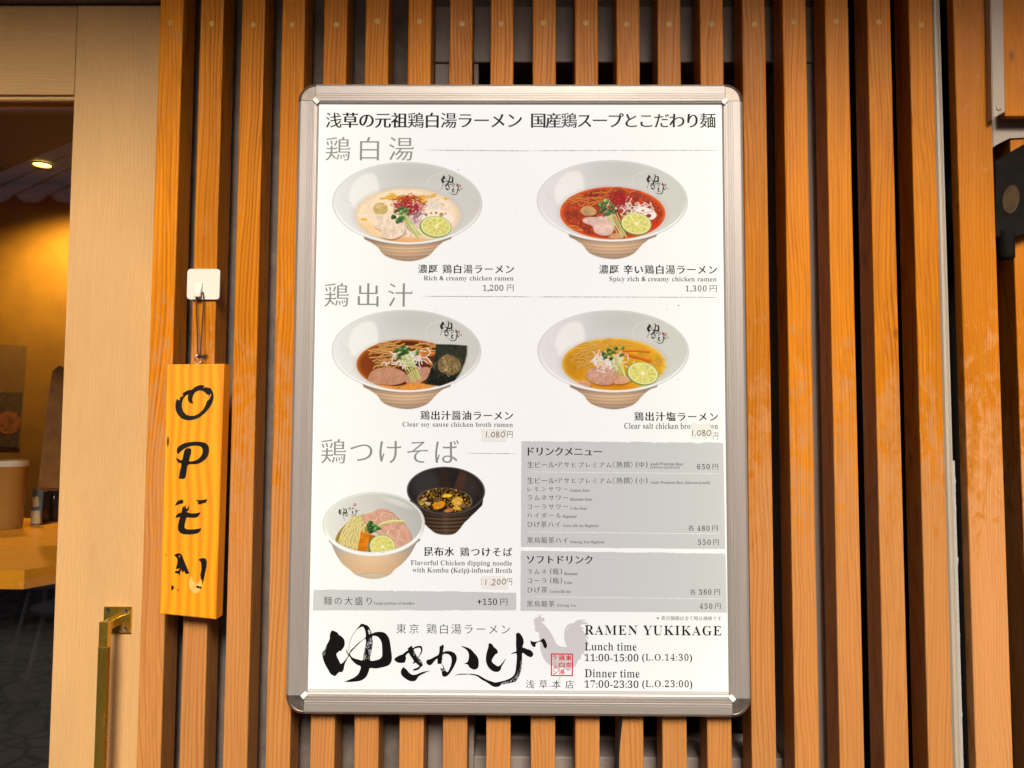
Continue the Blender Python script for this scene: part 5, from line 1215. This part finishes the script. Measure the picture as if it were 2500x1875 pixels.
c.put(nm, np.array([38, 40, 32])/255*(.7+.7*n1)[..., None]); c.put((n2 > .70)*nm*(c.Y < 940), (86, 92, 60), .5); c.put((n2 > .74)*nm*(c.Y > 980), (150, 160, 168), .5)
c.mul(np.interp(c.Y, [900, 1150], [1.05, .62]), nm)
bon = c.em(1465, 1000, 108, 86, .3, 14); c.put(bon, (120, 98, 62)); keep_ = c.keep
for _ in range(90):
    x, y = 1465+R_.gauss(0, 48), 1000+R_.gauss(0, 38); t = R_.uniform(0, 3.14); b = R_.gauss(0, 16); L_ = R_.uniform(25, 60)
    c.line([(x-math.cos(t)*L_/2, y-math.sin(t)*L_/2), (x+math.sin(t)*b, y-math.cos(t)*b), (x+math.cos(t)*L_/2, y+math.sin(t)*L_/2)], 4.5, R_.choice([(178, 150, 96), (150, 122, 76), (90, 72, 44), (206, 182, 130), (70, 56, 36)]), .85)
c.build('bowl_picture', c.keep)
# 4: salt ramen
c = ramen_bowl(4, 948, 876, 683, 372, 954, 992, 470, 236, 255, 1642, 490, 1424)
soup_fill(c, (206, 150, 34), (226, 186, 90), .14, 4); c.put(c.em(600, 1010, 110, 130, 0, 70), (176, 112, 14), .5); c.put(c.em(900, 1205, 300, 40, 0, 30), (206, 116, 20), .6)
noodles(c, (620, 800, 1080, 850), 24, .1, (226, 176, 76), (246, 212, 130), (170, 110, 24), 9, .6, .85); noodles(c, (620, 860, 800, 1020), 40, -.5, (220, 168, 76), (244, 210, 136), (160, 100, 20), 9, .3, .85)
noodles(c, (1260, 960, 1400, 1080), 8, .7, (220, 180, 90), (240, 214, 140), (170, 120, 40), 8, .6, .6)
for a in ((1000, 890, 1150, 935), (1040, 870, 1270, 880), (1080, 905, 1275, 960)): c.line([(a[0], a[1]), ((a[0]+a[2])/2, (a[1]+a[3])/2-4), (a[2], a[3])], 40 if a[0] > 1050 else 24, (206, 112, 30), 1, (232, 150, 66), (150, 70, 14))
meat(c, [(705, 1080), (740, 1035), (820, 1015), (900, 1008), (980, 1045), (992, 1100), (950, 1165), (860, 1180), (780, 1165), (720, 1130)], (178, 134, 112), (190, 130, 84), 15, .7)
c.put((c.noise(6, 31) > .66)*c.pm([(720, 1040), (900, 1015), (980, 1060), (940, 1150), (800, 1160), (720, 1110)], 10), (226, 196, 176), .5)
meat(c, [(950, 1160), (990, 1100), (1080, 1100), (1110, 1140), (1030, 1170)], (206, 150, 120), (210, 150, 90), 16, .5); meat(c, [(600, 1160), (680, 1135), (740, 1160), (740, 1195), (650, 1195)], (206, 150, 110), (214, 150, 90), 17, .5)
c.line([(940, 1170), (965, 1130), (1000, 1095)], 3.5, (90, 50, 30), .8)
shreds(c, 900, 960, 200, 80, 56)
c.clip = None; stems(c, 960, 920, 1030, 1100, 8, 60, (216, 226, 150), (248, 250, 220), (150, 170, 90), 9)
leafs(c, [(968, 840, 22, 24, .6, 1.1), (1027, 840, 18, 16, 0, 1.4), (855, 890, 26, 18, .2, .9), (900, 860, 26, 14, .1, 1), (870, 925, 22, 20, 0, .8), (925, 935, 18, 22, 0, .8), (945, 880, 26, 18, .4, 1), (1020, 905, 24, 18, .3, 1), (905, 895, 24, 16, .6, 1.2)])
lime(c, 1215, 1075, 142, 100, .22)
c.build('bowl_picture', c.keep)
# 5: dipping noodles, white bowl and black bowl in one picture
c = Cv(5, 300, 1800, 350, 1395)
bb = c.pm(smooth_pts([(1105, 690), (1180, 800), (1238, 880), (1290, 930), (1345, 968), (1420, 981), (1500, 975), (1550, 938), (1600, 872), (1665, 808), (1770, 660), (1500, 500), (1200, 500)], True, 3))
hgt = c.Y+((c.X-1430)**2)*.0004; v = np.clip((c.X-1180)/520, 0, 1)
c.put(bb, np.stack([.15+.12*np.sin(v*3.1), .115+.085*np.sin(v*3.1), .09+.055*np.sin(v*3.1)], -1))
for k in (838, 872, 905, 938): c.mul(1+.55*np.exp(-((hgt-k)/6)**2)-.3*np.exp(-((hgt-k+12)/7)**2), bb)
c.put(np.exp(-((c.X-1430)/26)**2)*bb, (120, 104, 88), .22)
rim = c.em(1433, 582, 354, 216, .03); c.put(rim, (50, 45, 44)); r_ = c.er(1433, 582, 354, 216, .03)
c.put(np.exp(-((r_-.975)/.014)**2)*np.clip((582-c.Y)/100+.7, .25, 1)*rim, (120, 112, 110), .7)
inn = c.em(1433, 578, 336, 200, .03); n = c.noise(8, 41)
c.put(inn, np.array([36, 31, 31])/255*(.75+.5*n)[..., None]); c.put(c.em(1250, 520, 120, 130, .6, 70)*inn, (62, 58, 60), .6); c.put(c.em(1640, 540, 80, 110, -.5, 60)*inn, (66, 54, 48), .5)
c.put(c.pm([(1370, 380), (1440, 372), (1470, 560), (1400, 560)], 20)*inn, (56, 36, 28), .6); c.put(c.pm([(1560, 400), (1620, 430), (1590, 570), (1500, 560)], 18)*inn, (80, 50, 34), .7)
sp_ = c.em(1422, 672, 243, 113, .04)*inn; rr = c.er(1422, 672, 243, 113, .04); c.put(sp_, (40, 26, 16)); c.put(np.exp(-((rr-1)/.03)**2)*inn, (130, 120, 112), .6)
c.clip = sp_; n = c.noise(14, 43); c.put((n > .62)*1.0, (110, 76, 30), .8); n = c.noise(8, 44); c.put((n > .70)*1.0, (214, 160, 40), .9)
for x, y, a, b, col in ((1445, 628, 46, 16, (226, 186, 40)), (1535, 680, 50, 44, (206, 160, 66)), (1370, 710, 56, 36, (214, 140, 24)), (1530, 740, 36, 16, (220, 170, 50)), (1270, 700, 26, 16, (190, 160, 120)), (1215, 690, 30, 24, (160, 140, 50)), (1460, 760, 44, 18, (196, 120, 60)), (1240, 660, 26, 12, (196, 150, 100)), (1350, 665, 34, 16, (110, 74, 40)), (1590, 720, 24, 16, (120, 90, 60))):
    c.put(c.em(x, y+5, a, b), (30, 18, 8), .6); c.put(c.em(x, y, a, b, R_.uniform(-.4, .4)), col, .95)
c.mul(.7+.6*c.noise(10, 47), sp_)
c.clip = None; c.put(np.exp(-((r_-.965)/.016)**2)*np.clip((c.Y-640)/60, 0, 1)*rim, (96, 92, 92), .6)
kb = np.maximum(bb, rim)
wbp = smooth_pts([(380, 1010), (405, 1070), (445, 1160), (505, 1245), (575, 1300), (610, 1335), (690, 1366), (778, 1378), (865, 1366), (935, 1335), (975, 1290), (1040, 1240), (1110, 1160), (1165, 1060), (1190, 1000), (900, 800), (500, 800)], True, 3); wb = c.pm(wbp)
v = np.clip((c.Y-1100)/280, 0, 1); g_ = np.stack([np.interp(v, [0, .3, .75, .82, 1], a) for a in ([.80, .86, .84, .80, .74], [.74, .73, .69, .72, .67], [.70, .60, .53, .61, .57])], -1); c.put(wb, g_)
c.mul(1-.26*np.clip(np.abs(c.X-760)/400, 0, 1)**2, wb); c.mul(1-.1*np.exp(-((c.Y+((c.X-780)**2)*-.0009-1322)/5)**2), wb)
rim = c.em(783, 882, 461, 288, -.02); r_ = c.er(783, 882, 461, 288, -.02); c.put(rim, (226, 224, 220)); c.mul(1-.14*np.exp(-((r_-.99)/.014)**2), rim)
inn = c.em(783, 872, 436, 262, -.02); u = (c.X-783)/436; L0 = .80-.10*np.clip(u, 0, 1)-.05*np.clip(-(c.Y-872)/262, 0, 1)*np.clip(u+.3, 0, 1)+.07*np.clip(-u-.2, 0, 1)
c.put(inn, np.stack([L0, L0*.985, L0*.955], -1)); c.put(c.em(1000, 690, 130, 26, .35, 30)*inn, (232, 230, 224), .5)
c.clip = inn
nreg = c.pm(smooth_pts([(440, 1040), (470, 950), (560, 860), (650, 810), (730, 800), (760, 900), (740, 1050), (660, 1150), (520, 1110)], True, 3)); c.put(nreg, (150, 126, 60))
for k in range(60):
    t = R_.random(); x0 = 640+R_.uniform(-60, 110); x1 = 470+t*210; y1 = 1040+t*70+R_.uniform(-30, 40)
    pts = [(x0, 815+R_.uniform(-5, 60)), ((x0+x1)/2-20+R_.gauss(0, 14), 930+R_.uniform(-20, 30)), (x1, y1)]
    c.line(pts, 17, (150, 124, 60), .8); c.line(pts, 12.5, (222, 206, 142), 1, (244, 234, 190), (186, 160, 90))
meat(c, [(690, 800), (780, 770), (850, 742), (930, 765), (1010, 830), (1080, 900), (1120, 990), (1110, 1050), (1040, 1110), (960, 1110), (880, 1000), (800, 950), (720, 880), (680, 830)], (204, 154, 132), (222, 176, 150), 51, .35)
for x, y, a, b in ((760, 812, 55, 34), (960, 965, 50, 42), (1030, 1060, 55, 40), (900, 830, 60, 44), (870, 940, 44, 30)):
    rr = c.er(x, y, a, b, .5); c.put(np.exp(-((rr-1)/.09)**2), (236, 206, 180), .55); c.put(np.exp(-((rr-.5)/.1)**2), (226, 184, 160), .4)
for k in range(12): c.put(c.em(940+k*11, 775+k*10+R_.uniform(-5, 5), 3.5, 3.5), (70, 50, 40), .8)
c.line([(830, 893), (930, 865), (1050, 858)], 15, (196, 206, 120), 1, (236, 238, 180), (140, 150, 70)); c.line([(840, 885), (940, 850), (1050, 853)], 8, (220, 222, 150), 1)
leafs(c, [(745, 880, 26, 36, 0, .7), (765, 915, 34, 30, .4, .75), (760, 945, 26, 24, 0, .7), (805, 915, 34, 22, .2, 1.3), (785, 885, 20, 26, .6, 1.6), (825, 915, 22, 16, 0, 1.1)])
for q, col in (([(670, 950), (752, 972), (715, 1145), (630, 1135)], (206, 118, 24)), ([(752, 975), (795, 985), (745, 1140), (728, 1140)], (166, 96, 30))):
    c.put(c.pm([(x+6, y+6) for x, y in q], 12), (60, 30, 10), .5); m = c.pm(q); c.put(m, np.array(col)/255*(.85+.3*c.noise(20, 55, .3, 1))[..., None]); c.line([q[0], q[1]], 8, (240, 166, 70), .8)
lime(c, 862, 1085, 118, 104, .2)
c.clip = None
lipm = np.clip((r_-.925)/.02, 0, 1)*rim*np.clip((c.Y-960)/40, 0, 1); c.put(lipm, (228, 226, 222)); c.put(np.exp(-((r_-.955)/.018)**2)*np.clip((c.Y-930)/60, 0, 1)*rim, (246, 245, 243), .8)
c.build('bowl_picture', np.maximum(kb, np.maximum(wb, rim)))
for cx_, cy_, k_, sk_ in ((1100.5, 449.0, 1.0, .16), (1601.5, 447.5, 1.0, .14), (1098, 805.5, 1.0, .16), (1602.5, 811.5, 1.0, .14)):
    bowl_logo(cx_, cy_, k_, sk_, 0, M_mark)
bowl_logo(849, 1249, 1.0, -.10, 1, M_mark)

# ---- price tapes with hand-written figures
M_tape = print_mat('cream_tape_print', (.84, .80, .75), .97)
M_pen = print_mat('pen_print', (.04, .035, .035))
def ribbon(name, cr, strokes, w_, mat, parent, Y):
    bm = bmesh.new()
    for st in strokes:
        P_ = smooth_pts(st, False, 5) if len(st) > 2 else st
        L_, R_ = [], []
        for i, (x, y) in enumerate(P_):
            a, b = P_[max(0, i-1)], P_[min(len(P_)-1, i+1)]; dx, dy = b[0]-a[0], b[1]-a[1]; d = math.hypot(dx, dy)+1e-6
            L_.append((x-dy/d*w_/2, y+dx/d*w_/2)); R_.append((x+dy/d*w_/2, y-dx/d*w_/2))
        va = [bm.verts.new(tuple(pp(cr, x, y, Y))) for x, y in L_]; vb = [bm.verts.new(tuple(pp(cr, x, y, Y))) for x, y in R_]
        for i in range(len(va)-1): bm.faces.new((va[i], va[i+1], vb[i+1], vb[i]))
    bmesh.ops.recalc_face_normals(bm, faces=bm.faces)
    return bmpart(name, bm, mat, parent)
def zero(x, y, w_, h_): return [(x+w_*.55, y), (x+w_*.1, y+h_*.25), (x, y+h_*.6), (x+w_*.3, y+h_), (x+w_*.8, y+h_*.85), (x+w_, y+h_*.4), (x+w_*.7, y+h_*.03), (x+w_*.4, y+.02*h_)]
def eight(x, y, w_, h_): return [(x+w_*.85, y+h_*.1), (x+w_*.4, y), (x+w_*.08, y+h_*.2), (x+w_*.4, y+h_*.45), (x+w_*.9, y+h_*.7), (x+w_*.7, y+h_), (x+w_*.2, y+h_*.95), (x+w_*.05, y+h_*.7), (x+w_*.5, y+h_*.45), (x+w_*.85, y+h_*.15)]
def tape(cr, quad, strokes, label):
    o = fill('price_tape', [quad], M_tape, sheet, Yp-.0013, conv(cr)); o['label'] = label
    ribbon('pen_figures', cr, strokes, 6.0, M_pen, sheet, Yp-.0016)
tape(5, [(1748, 24), (1958, 26), (1984, 50), (1982, 139), (1752, 133)], [[(1800, 48), (1798, 75), (1797, 102)], [(1818, 96), (1821, 102)], zero(1842, 54, 30, 46), eight(1884, 52, 30, 48), zero(1928, 52, 36, 48)], 'cream tape with hand-written 1.080 over the soy ramen price')
tape(6, [(1647, -20), (1800, -22), (1850, 8), (1848, 104), (1645, 110)], [[(1664, 38), (1663, 62), (1662, 88)], [(1685, 84), (1688, 91)], zero(1706, 40, 30, 46), eight(1748, 38, 32, 48), zero(1790, 38, 38, 48)], 'cream tape with hand-written 1.080 over the salt ramen price')
tape(5, [(1758, 1346), (1946, 1350), (1996, 1400), (1992, 1468), (1754, 1462)], [[(1795, 1380), (1793, 1405), (1791, 1432)], [(1832, 1428), (1829, 1438)], [(1850, 1392), (1862, 1380), (1876, 1390), (1866, 1412), (1848, 1432), (1880, 1430)], zero(1896, 1380, 26, 46), zero(1938, 1378, 34, 46)], 'cream tape with hand-written 1,200 over the dipping noodle price')
M_fold = print_mat('folded_tape_print', (.60, .50, .42), .9)
fill('tape_fold', [[(1958, 26), (1984, 50), (1962, 48)]], M_fold, sheet, Yp-.0018, conv(5)); fill('tape_fold', [[(1800, -22), (1850, 8), (1838, 30), (1822, 0)]], M_fold, sheet, Yp-.0018, conv(6)); fill('tape_fold', [[(1946, 1350), (1996, 1400), (1966, 1382)]], M_fold, sheet, Yp-.0018, conv(5))
M_spot = print_mat('speck', (.30, .27, .25))
for px_, py_, r_ in ((830.5, 593.5, 1.3), (1119, 415, 1.6), (1065, 757, 1), (1656, 746, 2.2), (1729, 876, 1.2), (1654, 926, 1.3), (1725, 915, 1.2), (1262, 515, 1.2), (1628, 755, 1.2), (750, 1133, 1.3)):
    fill('dust_speck', [[(px_+r_*math.cos(t_), py_+r_*.8*math.sin(t_)) for t_ in np.linspace(0, 5.3, 6)]], M_spot, sheet, Yp-.0009 if px_ > 760 else Yf-.001, lambda a, b: (U(a, b, Yp).x, U(a, b, Yp).z))

# ---- power cable hanging below the box
bm = bmesh.new()
ca = [(1518, 1730, Ys-.006), (1516, 1752, Ys-.006), (1511, 1800, Ys-.005), (1507, 1850, Ys-.005), (1505, 1900, Ys-.005), (1500, 2050, Ys-.005)]
tube(bm, smooth_pts([tuple(U(*q)) for q in ca]+[(U(1500, 2050, Ys).x, Ys-.005, .4), (U(1500, 2050, Ys).x+.01, Ys-.005, .01)], False, 4), .0026, 10)
cb_ = bmpart('power_cable', bm, M_cable, sign, smooth=True)
